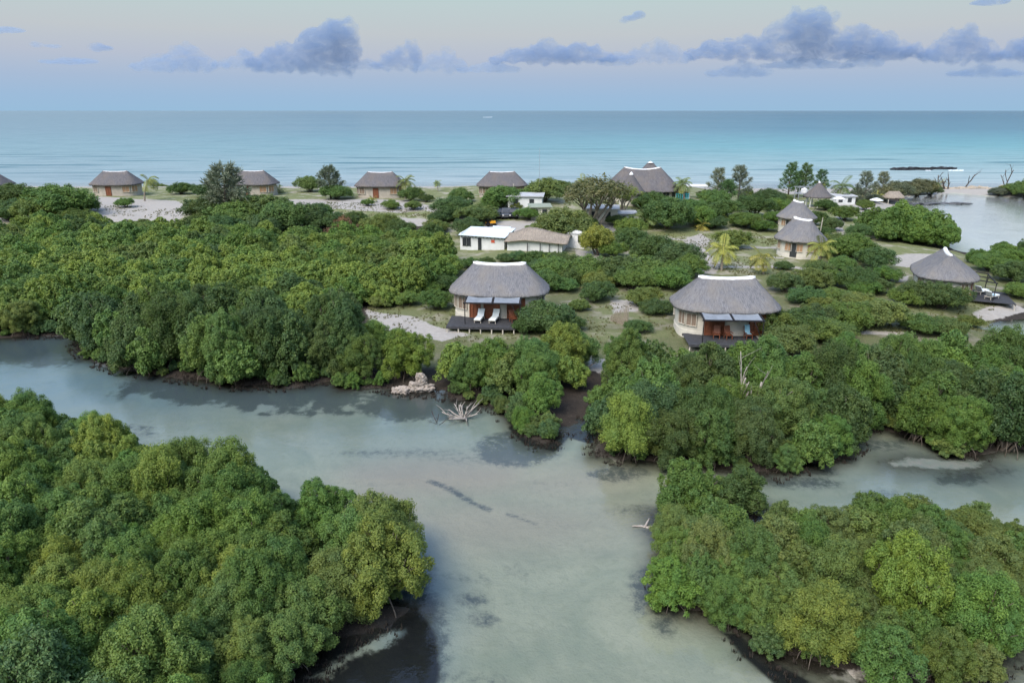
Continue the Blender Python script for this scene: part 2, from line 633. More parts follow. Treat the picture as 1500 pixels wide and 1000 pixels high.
def terrain_mat():
    t = NT('site_ground')
    p = t.pos()
    n1 = t.noise(p, 0.35, 6, 0.6)
    n2 = t.noise(p, 2.2, 5, 0.6)
    n3 = t.noise(p, 9.0, 3, 0.6)
    nn = t.math('ADD', t.math('MULTIPLY', n1, .5), t.math('ADD', t.math('MULTIPLY', n2, .35), t.math('MULTIPLY', n3, .15)))

    def thr(att, k=1.0, w=0.1):
        s = t.math('ADD', att, t.math('MULTIPLY', t.math('SUBTRACT', nn, 0.5), k))
        return t.ramp(s, 0.5 - w, 0.5 + w, smooth=True)
    # land
    mudc = t.mix(n2, (.018, .016, .014), (.055, .046, .037))
    mudc = t.mix(t.ramp(n3, .6, .75), mudc, (.11, .09, .07))
    grassc = t.mix(n2, (.095, .125, .045), (.17, .19, .085))
    grassc = t.mix(t.ramp(n3, .5, .72), grassc, (.23, .2, .12))
    grassc = t.mix(t.ramp(n1, .5, .66), grassc, (.30, .28, .215))
    sandc = t.mix(n2, (.235, .22, .195), (.40, .38, .345))
    sandc = t.mix(t.ramp(n3, .56, .72), sandc, (.26, .24, .19))
    land = t.mix(thr(t.attr('grass'), 1.1, .14), mudc, grassc)
    land = t.mix(thr(t.attr('sand'), 1.5, .1), land, sandc)
    # lagoon bed
    bed = t.mix(n1, (.30, .31, .225), (.41, .41, .31))
    nlo = t.noise(t.mapping(p, (.10, .16, 1), rot=(0, 0, .5)), 1.0, 4, .6, .8)
    bed = t.mix(t.math('MULTIPLY', t.ramp(nlo, .42, .66), .6), bed, (.21, .25, .185))
    bed = t.mix(t.math('MULTIPLY', t.ramp(n2, .50, .66), .38), bed, (.25, .27, .19))
    bed = t.mix(t.math('MULTIPLY', t.ramp(n3, .55, .7), .18), bed, (.22, .22, .16))
    bed = t.mix(t.math('MULTIPLY', t.attr('brown'), .85), bed, (.35, .285, .225))
    bed = t.mix(t.math('MULTIPLY', t.attr('deep'), t.ramp(n1, .25, .6, .75, 1.0)), bed, (.155, .235, .28))
    wa = t.attr('weed_and_reflection')
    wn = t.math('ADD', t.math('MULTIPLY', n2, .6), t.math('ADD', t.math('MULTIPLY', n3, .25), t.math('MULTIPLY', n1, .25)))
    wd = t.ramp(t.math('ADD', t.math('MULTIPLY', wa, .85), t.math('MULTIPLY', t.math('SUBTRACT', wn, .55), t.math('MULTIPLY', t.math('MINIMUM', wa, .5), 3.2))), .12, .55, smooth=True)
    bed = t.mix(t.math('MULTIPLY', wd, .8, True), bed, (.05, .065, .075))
    bed = t.mix(t.attr('flat'), bed, t.mix(n1, (.66, .645, .66), (.80, .78, .80)))
    bed = t.mix(t.attr('seabed'), bed, (.55, .56, .48))
    col = t.mix(t.ramp(t.math('ADD', t.attr('shore'), t.math('MULTIPLY', t.math('SUBTRACT', n2, .5), 2.0)), -.5, .5, smooth=True), bed, land)
    dark = t.math('MULTIPLY', t.math('MAXIMUM', t.attr('edge'), thr(t.attr('mud'), .5, .2)), t.math('SUBTRACT', 1.0, thr(t.attr('sand'), 1.2, .1)))
    dark = t.math('MULTIPLY', dark, t.math('SUBTRACT', 1.0, t.math('MULTIPLY', t.attr('grass'), .8)))
    col = t.mix(t.math('MULTIPLY', dark, .92), col, mudc)
    # submerged mud blackened further: the trees' dark reflection painted into the bed
    col = t.mix(t.math('MULTIPLY', t.math('MULTIPLY', t.math('MULTIPLY', thr(t.attr('mud'), .3, .2), t.math('SUBTRACT', 1.0, thr(t.attr('sand'), 1.2, .1))), t.ramp(t.attr('shore'), .3, -.4)), .88), col, (.010, .012, .014))
    b = t.bump(t.math('ADD', n2, t.math('MULTIPLY', n3, .5)), .5, .12)
    return t.done(t.principled(col, .9, .12, b))


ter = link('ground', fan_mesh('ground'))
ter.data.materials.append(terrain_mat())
ter['kind'] = 'structure'


# ------------------------------------------------------------------ water: clear lagoon, turning into open sea past the beach
def water_mat():
    t = NT('lagoon_and_sea')
    p = t.pos()
    y = t.n('ShaderNodeSeparateXYZ')
    t.set(y.inputs[0], p)
    X, Y = y.outputs[0], y.outputs[1]
    # ripples
    r1 = t.noise(t.mapping(p, (1.0, 1.7, 1.0), rot=(0, 0, .35)), 2.6, 3, .6, .4)
    r2 = t.noise(t.mapping(p, (1, 1, 1)), 0.25, 2)
    calm = t.ramp(r2, .35, .65, .35, 1.0)
    nl = t.bump(t.math('MULTIPLY', r1, calm), .45, .055)
    fr = t.n('ShaderNodeFresnel')
    fr.inputs['IOR'].default_value = 1.33
    t.set(fr.inputs['Normal'], nl)
    gl = t.n('ShaderNodeBsdfGlossy')
    gl.inputs['Roughness'].default_value = .06
    t.set(gl.inputs['Color'], (1, 1, 1))
    t.set(gl.inputs['Normal'], nl)
    tr = t.n('ShaderNodeBsdfTransparent')
    t.set(tr.inputs[0], (.93, .975, .955))
    lag = t.n('ShaderNodeMixShader')
    t.set(lag.inputs[0], t.math('MULTIPLY', fr.outputs[0], 1.45, True))
    t.set(lag.inputs[1], tr.outputs[0])
    t.set(lag.inputs[2], gl.outputs[0])
    # sea: distance offshore decides the depth and so the colour
    lg = t.math('LOGARITHM', Y, 10.0)
    s1 = t.noise(t.mapping(p, (.006, .035, 1)), 1.0, 5, .65)
    s2 = t.noise(t.mapping(p, (.03, .22, 1)), 1.0, 4, .6)
    s3 = t.noise(t.mapping(p, (.0016, .006, 1)), 1.0, 4, .6)
    lgj = t.math('ADD', lg, t.math('MULTIPLY', t.math('SUBTRACT', s1, .5), .16))
    cr = t.n('ShaderNodeValToRGB')
    t.set(cr.inputs[0], t.ramp(lgj, 2.3, 4.1))
    st = [(0.0, (.38, .43, .42, 1)), (.06, (.29, .375, .375, 1)), (.12, (.215, .345, .35, 1)), (.2, (.135, .305, .325, 1)), (.27, (.105, .25, .285, 1)), (.36, (.085, .185, .235, 1)), (.6, (.07, .15, .20, 1)), (1.0, (.07, .15, .205, 1))]
    while len(cr.color_ramp.elements) < len(st):
        cr.color_ramp.elements.new(.5)
    for e, (a, c) in zip(cr.color_ramp.elements, st):
        e.position, e.color = a, c
    # less turquoise towards the left of the bay
    side = t.ramp(t.math('ADD', t.math('DIVIDE', X, Y), t.math('MULTIPLY', t.math('SUBTRACT', s3, .5), .8)), -.6, .5)
    col = t.mix(t.math('MULTIPLY', t.math('SUBTRACT', 1.0, side), .7), cr.outputs[0], (.20, .275, .30))
    s4 = t.noise(t.mapping(p, (.09, .55, 1)), 1.0, 3, .6)
    wave = t.math('ADD', t.math('MULTIPLY', t.ramp(s2, .48, .66), .36), t.math('MULTIPLY', t.ramp(s4, .5, .68), .22))
    col = t.mix(wave, col, (.03, .11, .15))
    # low breakers on the reef flat
    wv = t.n('ShaderNodeTexNoise')
    t.set(wv.inputs['Vector'], t.mapping(p, (.011, .10, 1)))
    wv.inputs['Scale'].default_value = 1.0
    wv.inputs['Detail'].default_value = 3
    wv.inputs['Distortion'].default_value = .6
    band = t.math('MULTIPLY', t.ramp(lg, 2.36, 2.44), t.ramp(lg, 2.72, 2.55))
    crest = t.math('MULTIPLY', t.ramp(wv.outputs[0], .58, .66), band)
    col = t.mix(t.math('MULTIPLY', crest, .75), col, (.03, .12, .15))
    foamn = t.math('MULTIPLY', t.ramp(t.noise(t.mapping(p, (.03, .5, 1), loc=(3, .9, 0)), 1.0, 4, .7), .62, .70), t.math('MULTIPLY', t.ramp(lg, 2.46, 2.475), t.ramp(lg, 2.52, 2.505)))
    col = t.mix(t.math('MULTIPLY', foamn, .45), col, (.75, .78, .78))
    w1 = t.noise(t.mapping(p, (.25, .9, 1)), 1.0, 4, .6)
    ns = t.bump(t.math('ADD', w1, t.math('MULTIPLY', s2, 2.0)), .55, .6)
    df = t.n('ShaderNodeBsdfDiffuse')
    t.set(df.inputs[0], col)
    f2 = t.n('ShaderNodeFresnel')
    f2.inputs['IOR'].default_value = 1.33
    t.set(f2.inputs['Normal'], ns)
    g2 = t.n('ShaderNodeBsdfGlossy')
    g2.inputs['Roughness'].default_value = .18
    t.set(g2.inputs['Normal'], ns)
    sea = t.n('ShaderNodeMixShader')
    t.set(sea.inputs[0], t.ramp(f2.outputs[0], 0, 1, .03, .40))
    t.set(sea.inputs[1], df.outputs[0])
    t.set(sea.inputs[2], g2.outputs[0])
    mixs = t.n('ShaderNodeMixShader')
    t.set(mixs.inputs[0], t.ramp(Y, 206, 236, smooth=True))
    t.set(mixs.inputs[1], lag.outputs[0])
    t.set(mixs.inputs[2], sea.outputs[0])
    return t.done(mixs.outputs[0])


wm = MB()
for y0, y1, hw in ((-60, 240, 900), (240, 45000, 60000)):
    wm.add([(-hw, y0, 0), (hw, y0, 0), (hw, y1, 0), (-hw, y1, 0)], [(0, 1, 2, 3)])
wat = wm.build('water', water_mat())
wat['kind'] = 'structure'


# ------------------------------------------------------------------ clouds: real bodies of scattering vapour far out over the sea
def cloud_mat(name, col, dens):
    t = NT(name)
    v = t.n('ShaderNodeVolumePrincipled')
    t.set(v.inputs['Color'], col)
    n = t.noise(t.mapping(t.coord(), (.8, 1, 1.5)), .0068, 6, .72, 1.0)
    t.set(v.inputs['Density'], t.ramp(n, .35, .58, 0.0, dens))
    v.inputs['Anisotropy'].default_value = .1
    t.t.links.new(v.outputs[0], t.out.inputs['Volume'])
    return t.m


CL_TEX = bpy.data.textures.new('cloud_billows', 'CLOUDS')
CL_TEX.noise_scale = 75
CL_TEX.noise_depth = 4
CLOUD_D = 7000.0


def cloud(name, puffs, mat, label, dist=CLOUD_D, rise=95, vox=17):
    """puffs: pixel centre and pixel radii; grown into one billowing body"""
    mb = MB()
    rng = random.Random(len(puffs) * 7 + int(puffs[0][0]))
    s = dist / FPX
    cen = Vector(ray_dir(*puffs[0][:2])) * dist
    for px, py, rx, ry in puffs:
        d = ray_dir(px, py)
        c = Vector(d * (dist / d[1])) + Vector((0, rng.uniform(-.3, .3) * rx * s, 0))
        n, m = 14, 9
        rows = []
        for j in range(m):
            ph = math.pi * (j + .5) / m - math.pi / 2
            rows.append([c - cen + Vector((math.cos(ph) * math.cos(2 * math.pi * k / n) * rx * s, math.cos(ph) * math.sin(2 * math.pi * k / n) * rx * s,
                                           math.sin(ph) * ry * s)) for k in range(n)])
        o = len(mb.v)
        mb.grid(rows)
        mb.f.append(tuple(o + k for k in range(n - 1, -1, -1)))
        mb.f.append(tuple(o + (m - 1) * n + k for k in range(n)))
    ob = mb.build(name, mat)
    ob.location = cen + Vector((0, 0, CAM_Z))
    md = ob.modifiers.new('union', 'REMESH')
    md.mode = 'VOXEL'
    md.voxel_size = vox
    dm = ob.modifiers.new('billow', 'DISPLACE')
    dm.texture = CL_TEX
    dm.texture_coords = 'LOCAL'
    dm.strength = rise
    dm.mid_level = .55
    return tag(ob, label, 'cloud', 'clouds low over the sea')


def lumps(x0, x1, base, tops, seed):
    """a flat-bottomed row of puffs between x0 and x1, tops = pixel heights along it"""
    rng = random.Random(seed)
    o = []
    n = len(tops)
    for i, h in enumerate(tops):
        x = x0 + (x1 - x0) * (i + .5) / n
        w = (x1 - x0) / n
        o.append((x, base - h * .45, w * .85, h * .5))
        if h > 18:
            o.append((x + rng.uniform(-.3, .3) * w, base - h * .8, w * .5, h * .26))
            o.append((x + rng.uniform(-.6, .6) * w, base - h * .6, w * .45, h * .3))
    return o


CM = cloud_mat('dusk_cloud', (.37, .485, .66), .0085)
CMF = cloud_mat('thin_dusk_cloud', (.41, .53, .70), .0055)
cloud('cloud', lumps(1012, 1335, 86, [16, 26, 30, 34, 30, 50, 72, 66, 58, 40, 50, 44, 38, 26], 1) + [(1195, 32, 24, 18), (1226, 24, 8, 9), (1152, 38, 14, 10)], CM, 'largest blue grey cumulus bank with a tall bulging top')
cloud('cloud', lumps(1350, 1470, 90, [16, 30, 46, 52, 34, 16], 2), CM, 'peaked blue grey cumulus just right of the largest cloud bank')
cloud('cloud', lumps(1462, 1560, 88, [16, 30, 38, 34, 20], 3), CM, 'blue grey cloud cut off by the right edge of the sky')
cloud('cloud', lumps(910, 1012, 92, [14, 22, 30, 36, 26, 16], 4), CMF, 'thin pale cloud touching the left end of the largest bank')
cloud('cloud', lumps(724, 900, 92, [12, 22, 24, 36, 26, 28, 24, 14], 5), CM, 'long low blue grey cloud above the middle of the horizon')
cloud('cloud', lumps(368, 522, 104, [22, 34, 40, 46, 58, 66, 70], 6) + [(498, 48, 26, 17), (470, 62, 30, 18)], CM, 'blue cumulus rising to a dense head at its right end')
cloud('cloud', lumps(198, 312, 104, [12, 22, 26, 36, 40, 24], 7), CMF, 'pale blue cloud spread left of the cumulus with a dense head')
cloud('cloud', lumps(318, 368, 100, [10, 18, 28], 8), CMF, 'thin wisp joining the two blue clouds')
cloud('cloud', lumps(548, 614, 102, [14, 26, 34, 44], 9), CM, 'small blue cloud sloping up to its right tip')
cloud('cloud', lumps(614, 682, 104, [18, 28, 36, 16], 10), CMF, 'small rounded blue cloud right of the one with a sloping top')
cloud('cloud', [(925, 27, 13, 4), (938, 22, 10, 6), (916, 31, 8, 3)], CM, 'small dark lone cloudlet high above the other clouds', rise=25, vox=10)
cloud('cloud', [(1450, 4, 24, 4), (1466, 2, 12, 4), (1432, 6, 10, 2)], CM, 'dark cloudlet at the top edge of the sky', rise=25, vox=10)
cloud('cloud', [(146, 70, 12, 6), (156, 71, 12, 4)], CM, 'small dark puff above the pale left hand sky', rise=25, vox=10)
cloud('cloud', [(58, 66, 10, 4), (80, 68, 12, 3)], CMF, 'tiny pair of faint puffs at far left', rise=22, vox=10)
cloud('cloud', [(10, 44, 24, 4), (-15, 44, 20, 5)], CMF, 'flat faint cloud at the left edge of the sky', rise=22, vox=10)
cloud('cloud', lumps(1040, 1128, 112, [10, 16, 22, 14], 14), CMF, 'faint wispy cloud below the largest bank', rise=40)
cloud('cloud', lumps(1240, 1290, 98, [10, 20, 14], 15), CMF, 'faint ragged patch under the right end of the largest bank', rise=40)
cloud('cloud', lumps(1395, 1500, 112, [8, 12, 18, 12, 8], 16), CMF, 'faint low band beneath the peaked cumulus', rise=40)
cloud('cloud', lumps(512, 560, 102, [8, 14, 16, 10], 18), CMF, 'thin wisp between the tall headed cumulus and the sloping small cloud', rise=35)
cloud('cloud', lumps(676, 760, 106, [8, 12, 16, 14, 10], 19), CMF, 'faint low wisp left of the long cloud above mid horizon', rise=35)
cloud('cloud', lumps(880, 930, 96, [12, 20, 16], 20), CMF, 'thin wisp at the right end of the long low cloud', rise=35)
cloud('cloud', lumps(1120, 1250, 100, [8, 12, 16, 14, 12, 8], 21), CMF, 'long faint streak close beneath the largest bank', rise=35)
cloud('cloud', lumps(1325, 1362, 84, [12, 22, 14], 22), CM, 'small grey tuft in the gap before the peaked cumulus', rise=40, vox=12)
cloud('cloud', lumps(70, 140, 94, [6, 10, 8], 17), CMF, 'faint thin streak low in the left sky', rise=30)

# ------------------------------------------------------------------ building materials
def thatch_mat(name, a, b, c):
    t = NT(name)
    uv = t.n('ShaderNodeUVMap')
    uv.uv_map = 'slope'
    n1 = t.noise(t.mapping(uv.outputs[0], (5.0, .8, 1)), 1.0, 5, .65)
    n2 = t.noise(t.mapping(uv.outputs[0], (14.0, 2.2, 1)), 1.0, 4, .7)
    n3 = t.noise(t.coord(), .45, 4)
    n4 = t.noise(uv.outputs[0], 2.2, 4, .7)
    col = t.mix(t.ramp(n1, .3, .7), a, b)
    col = t.mix(t.math('MULTIPLY', t.ramp(n2, .48, .66), .75), col, tuple(x * .5 for x in a))
    col = t.mix(t.math('MULTIPLY', t.ramp(n3, .45, .68), .6), col, c)
    col = t.mix(t.math('MULTIPLY', t.ramp(n4, .60, .75), .45), col, (.34, .35, .37))
    h = t.math('ADD', n1, t.math('MULTIPLY', n2, .7))
    return t.done(t.principled(col, .95, .05, t.bump(h, .9, .12)))


THATCH = thatch_mat('old_grey_thatch', (.135, .138, .147), (.235, .235, .24), (.225, .205, .175))
THATCH_FAR = thatch_mat('dark_grey_thatch', (.100, .098, .102), (.17, .162, .164), (.16, .14, .12))
THATCH_TAN = thatch_mat('tan_thatch', (.24, .205, .165), (.36, .315, .255), (.20, .17, .14))
CAP = simple('white_ridge_mortar', (.70, .71, .70), .85, .15, .22, 2.5)
PLASTER = simple('cream_plaster', (.55, .53, .46), .85, .15, .2, 1.2)
PLASTER_DULL = simple('weathered_grey_plaster', (.40, .365, .31), .9, .1, .25, 1.5)
CAP_DULL = simple('weathered_ridge_mortar', (.55, .55, .55), .85, .15, .25, 2)
PLASTER_W = simple('white_plaster', (.60, .62, .61), .8, .2, .14, .8)
REDWOOD = simple('red_brown_wood', (.20, .072, .036), .55, .35, .4, 4)
TANWOOD = simple('tan_wood_shutter', (.36, .23, .14), .7, .2, .3, 4)
DARKWOOD = simple('dark_deck_wood', (.055, .057, .062), .8, .2, .4, 3)
POSTWOOD = simple('pale_post_wood', (.50, .47, .40), .8, .15, .25, 5)
BLACKMET = simple('black_pergola_timber', (.018, .018, .02), .6, .3, .3, 5)
SHADE = simple('grey_shade_cloth', (.21, .235, .26), .9, .1, .25, 2)
GLASS = simple('dark_window', (.035, .04, .045), .15, .6, .3, 2)
BLIND = simple('grey_brown_blind', (.22, .17, .13), .8, .15, .25, 6)
WHITECL = simple('white_cushion', (.78, .84, .84), .85, .1, .07, 4)
BLUECL = simple('pale_blue_towel', (.36, .60, .68), .9, .1, .12, 4)
ROOFSHEET = simple('pale_blue_white_roof_sheet', (.60, .69, .77), .55, .35, .10, .6)
GREYSHEET = simple('grey_roof_sheet', (.40, .41, .42), .6, .3, .2, .8)
GREENSHEET = simple('green_grey_roof_sheet', (.25, .28, .22), .7, .2, .2, .8)
CARBLACK = simple('black_car_paint', (.012, .013, .016), .25, .5, .2, 2)
CARGREY = simple('dark_grey_car_paint', (.06, .065, .07), .3, .5, .2, 2)
RUBBER = simple('tyre_rubber', (.012, .012, .012), .85, .2, .2, 3)
YELLOW = simple('yellow_machine_paint', (.75, .36, .02), .5, .4, .15, 3)
TURQ = simple('turquoise_paint', (.10, .50, .56), .6, .3, .2, 3)
REDBIT = simple('red_sign_paint', (.55, .10, .05), .6, .3, .2, 3)
DRIFT = simple('bleached_driftwood', (.33, .30, .265), .9, .1, .35, 3)
DARKDRIFT = simple('dark_dead_wood', (.085, .07, .06), .9, .1, .4, 3)
STONE = simple('pale_coral_rock', (.33, .29, .25), .95, .1, .45, 1.6)
BLACKROCK = simple('black_reef_rock', (.028, .03, .033), .8, .25, .5, .3)
STEEL = simple('galvanised_mast', (.40, .42, .44), .5, .4, .15, 3, .6)


# ------------------------------------------------------------------ thatched houses
def stadium(a, b, n=84, power=3.2):
    o = []
    for k in range(n):
        th = 2 * math.pi * k / n
        c, s = math.cos(th), math.sin(th)
        o.append((a * math.copysign(abs(c) ** (2 / power), c), b * math.copysign(abs(s) ** (2 / power), s)))
    return o


def thatch_roof(a, b, rh, z0, hr, parent, mat, seed=1, n=84, rows=20, sag=.18, name='roof', off=(0, 0)):
    rng = random.Random(seed)
    ol = stadium(a, b, n, 2.0 if abs(a - b) < .3 else 3.2)
    cum = [0]
    for k in range(n):
        p, q = ol[k], ol[(k + 1) % n]
        cum.append(cum[-1] + math.hypot(p[0] - q[0], p[1] - q[1]))
    vs, fs, uvs = [], [], []
    ring = []
    under = []

    def rp(x):
        t = max(-1, min(1, x / (a * .86))) if rh > 0 else 0
        return rh * t
    levels = [('u', .93, -.24), ('e', 1.0, -.18)] + [('r', j / (rows - 1), 0) for j in range(rows)]
    jit = [rng.uniform(-.11, .07) for _ in range(n)]
    for li, (kind, s, dz) in enumerate(levels):
        for k in range(n):
            x, y = ol[k]
            if kind == 'u':
                vs.append((x * s * .9, y * s * .9, z0 + dz + .12))
            elif kind == 'e':
                vs.append((x * 1.0, y * 1.0, z0 + dz + jit[k]))
            else:
                rx = rp(x)
                px = x + (rx - x) * s
                py = y * (1 - s)
                lift = hr * (1.04 * s - .04 * s * s)
                lift -= sag * s * s * (1 - (rx / rh) ** 2 if rh > 0 else 0)
                q = 1 - .012 * math.sin(math.pi * s)
                rr = 1 + .012 * math.sin(k * 2.1 + li) * (1 - s)
                vs.append((px * q * rr if abs(px) > rh else px, py * q * rr, z0 + lift + rng.uniform(-.028, .028)))
    for i in range(len(levels) - 1):
        for k in range(n):
            k2 = (k + 1) % n
            fs.append((i * n + k, i * n + k2, (i + 1) * n + k2, (i + 1) * n + k))
            v0, v1 = max(i - 1, 0) / rows * 5, max(i, 0) / rows * 5
            u0, u1 = cum[k], cum[k + 1]
            uvs += [(u0, v0), (u1, v0), (u1, v1), (u0, v1)]
    vs = [(v[0] + off[0], v[1] + off[1], v[2]) for v in vs]
    me = bpy.data.meshes.new(name)
    me.from_pydata(vs, [], fs)
    ul = me.uv_layers.new(name='slope')
    ul.data.foreach_set('uv', np.array(uvs, 'f').ravel())
    me.materials.append(mat)
    me.polygons.foreach_set('use_smooth', [True] * len(fs))
    ro = link(name, me, parent)
    return ro


def ridge_cap(rh, z, sag, parent, wid=.27, off=(0, 0), rise=.16, mat=None, hgt=.29):
    mb = MB()
    rows = []
    n = 15
    for i in range(n):
        t = -1 + 2 * i / (n - 1)
        zz = z - sag * (1 - t * t) + .03 + rise * (abs(t) ** 6) * .5
        x = t * (rh + .18)
        end = 1.0 if abs(t) < .99 else .55
        rows.append([(x + off[0], off[1] + math.cos(p) * wid * end, zz - .24 + math.sin(p) * hgt * end) for p in np.linspace(-.25, math.pi + .25, 9)])
    mb.grid(rows, close=False)
    mb.f.append(tuple(range(8, -1, -1)))
    mb.f.append(tuple(range((n - 1) * 9, n * 9)))
    return mb.build('ridge_cap', mat or CAP, parent, smooth=True)


def cone_cap(z, parent, rad=.45, off=(0, 0), h=.45):
    mb = MB()
    rows = []
    for r, zz in ((rad, z - h), (rad * .95, z - h + .12), (rad * .5, z - .1), (.06, z + .08)):
        rows.append([(off[0] + r * math.cos(2 * math.pi * k / 14), off[1] + r * math.sin(2 * math.pi * k / 14), zz) for k in range(14)])
    mb.grid(rows, cap=True)
    return mb.build('ridge_cap', CAP, parent, smooth=True)


def wall_ring(a, b, z0, z1, parent, mat=PLASTER, n=64, off=(0, 0)):
    ol = stadium(a, b, n, 2.0 if abs(a - b) < .3 else 3.2)
    mb = MB()
    rows = []
    for z, k in ((z0 - .6, 1.02), (z0 + .25, 1.015), (z0 + .26, 1.0), (z1, 1.0)):
        rows.append([(x * k + off[0], y * k + off[1], z) for x, y in ol])
    mb.grid(rows)
    return mb.build('wall', mat, parent, smooth=False)


def on_wall(a, b, th):
    """point and outward heading on the wall at parameter angle th"""
    ol = stadium(a, b, 720, 2.0 if abs(a - b) < .3 else 3.2)
    k = int(round(th / (2 * math.pi) * 720)) % 720
    p, q, m = ol[k], ol[(k + 4) % 720], ol[(k - 4) % 720]
    tx, ty = q[0] - m[0], q[1] - m[1]
    return p, math.atan2(ty, tx)        # rz of a box whose local -Y faces outwards


def opening(name, parent, a, b, th, z, w, h, fill, frame=POSTWOOD, off=(0, 0), bars=2, sub='pane'):
    p, hd = on_wall(a, b, th)
    rz = hd
    n = Vector((math.sin(hd), -math.cos(hd), 0))
    t = Vector((math.cos(hd), math.sin(hd), 0))
    c = Vector((p[0] + off[0], p[1] + off[1], z)) - n * .03
    fb = MB()
    f = .07
    for s in (-1, 1):
        fb.box(c + t * s * (w / 2 - f / 2) + n * .08, (f, .2, h), rz)
        fb.box(c + Vector((0, 0, s * (h / 2 - f / 2))) + n * .08, (w - 2 * f, .2, f), rz)
    for i in range(1, bars):
        fb.box(c + t * (w * (i / bars - .5)) + n * .06, (.05, .2, h - 2 * f), rz)
    o = fb.build(name, frame, parent)
    pb = MB()
    pb.box(c + n * .05, (w - f, .1, h - f), rz)
    pb.build(sub, fill, o)
    return o


def deck(parent, x0, x1, y0, y1, zt, zg):
    mb = MB()
    k = 0
    y = y0
    while y < y1 - .02:
        w = min(.16, y1 - y)
        mb.box(((x0 + x1) / 2, y + w / 2, zt - .03), (x1 - x0, w - .012, .05))
        y += .16
    mb.box(((x0 + x1) / 2, y0 + .04, zt - .15), (x1 - x0 - .02, .07, .18))
    mb.box(((x0 + x1) / 2, y1 - .06, zt - .15), (x1 - x0 - .02, .07, .18))
    d = mb.build('deck', DARKWOOD, parent)
    x = x0 + .12
    while x < x1:
        pb = MB()
        pb.tube([(x, y0 + .07, zg - .5), (x, y0 + .07, zt - .065)], [.075, .065], 8)
        pb.build('post', POSTWOOD, d)
        x += 1.12
    return d


def pergola(parent, x0, x1, y0, y1, z, zd, cloth=True):
    mb = MB()
    for x in (x0, (x0 + x1) / 2, x1):
        mb.box((x, (y0 + y1) / 2, z + .1), (.1, y1 - y0 + .3, .12), rx=.10)
    for y, dz in ((y0, -.07), (y1, .24)):
        mb.box(((x0 + x1) / 2, y, z + dz), (x1 - x0 + .3, .1, .12))
    for x in (x0, x1):
        mb.box((x, y0, (z + zd) / 2 - .06), (.09, .09, z - zd))
    mb.bar((x1 - .9, y0, z - .1), (x1 - .1, y0 + .05, zd + .6), .06)
    o = mb.build('pergola', BLACKMET, parent)
    if cloth:
        xm = (x0 + x1) / 2
        for a_, b_ in ((x0 + .12, xm - .12), (xm + .12, x1 - .12)):
            rows = []
            for i in range(8):
                y = y0 + .1 + (y1 - y0 - .2) * i / 7
                rows.append([(a_ + (b_ - a_) * j / 7, y, z + .14 + .045 * (i - 3.5) / 3.5 * 3.3 - .10 * math.sin(math.pi * j / 7) * math.sin(math.pi * i / 7)) for j in range(8)])
            cb = MB()
            cb.grid(rows, close=False)
            cb.build('shade_cloth', SHADE, o, smooth=True)
    return o


A_, B_ = 5.35, 3.75          # eaves
WA, WB = 4.7, 3.05           # walls
ZE, HR, RH = 2.55, 2.75, 2.65


def lagoon_hut(loc, rz, label, zoff=.0, doors=1, pitch_doors=((-1.6, .9), (.6, 1.3)), scale=1.0, zg=-.6, deckx=(-5.0, 1.3), decky=4.2, seed=1, skirt=True, cloth=True):
    t = thing('thatched_house', label, 'house', loc, rz, 'thatched houses of the lodge', (scale,) * 3)
    r = thatch_roof(A_, B_, RH, ZE, HR, t, THATCH, seed)
    ridge_cap(RH, ZE + HR, .18, r)
    wall_ring(WA, WB, 0, ZE + .1, t)
    # front faces local -Y: wall parameter angle 3*pi/2
    for th, w, fill in ((R(205), 1.0, BLIND), (R(228), 1.1, BLIND), (R(335), 1.2, GLASS), (R(0), 1.0, GLASS), (R(25), 1.0, BLIND), (R(60), 1.2, TANWOOD), (R(120), 1.2, TANWOOD), (R(155), 1.0, BLIND)):
        opening('window', t, WA, WB, th, 1.45, w, 1.35, fill)
    for x, w in pitch_doors:
        th = math.acos(max(-1, min(1, math.copysign(abs(x / WA) ** 1.25, x))))
        o = opening('door', t, WA, WB, 2 * math.pi - th, 1.06, w, 2.1, REDWOOD, REDWOOD, bars=3, sub='door_leaf')
    d = deck(t, deckx[0], deckx[1], -WB - decky, -WB + .6, -.02, zg)
    pergola(t, -3.1, 2.5, -WB - 2.3, -WB + .25, 2.25, -.02, cloth)
    return t


def place_rel(o, x, y, z):
    M = Matrix.Translation(o.location) @ Matrix.Rotation(o.rotation_euler.z, 4, 'Z') @ Matrix.Diagonal((*o.scale, 1))
    return M @ Vector((x, y, z))


LANDMARKS = []


def mark(name, px, py):
    g = ground(px, py)
    LANDMARKS.append((name, g.x, g.y))
    return g


g = mark('the house with two white loungers', 728, 470)
HUT1 = lagoon_hut((g.x + .4, g.y + 2.3, g.z + .55), R(-4), 'grey thatched house with two white loungers on its dark deck', pitch_doors=((-1.9, 1.2), (-.3, 1.7), (1.5, 1.9)), deckx=(-4.9, 2.2), decky=3.3, seed=2, zg=-.75, scale=1.0)
g = mark('the house with two brown deck chairs', 1062, 494)
HUT2 = lagoon_hut((g.x + .3, g.y + 1.9, g.z + .55), R(-3), 'grey thatched house with two brown chairs on its dark deck', pitch_doors=((-1.1, 1.9), (2.2, 1.6)), deckx=(-4.5, 2.6), decky=3.0, seed=3, zg=-.9, scale=.985)
g = mark('the house with its deck facing right', 1384, 434)
HUT9 = lagoon_hut((g.x + .9, g.y + 2.2, g.z + .1), R(66), 'thatched house with a bent white ridge and its deck on the right', pitch_doors=((-2.6, 1.5), (0, 1.6), (1.9, 1.4)), deckx=(-3.9, 2.6), decky=4.6, seed=4, scale=.93, cloth=False)


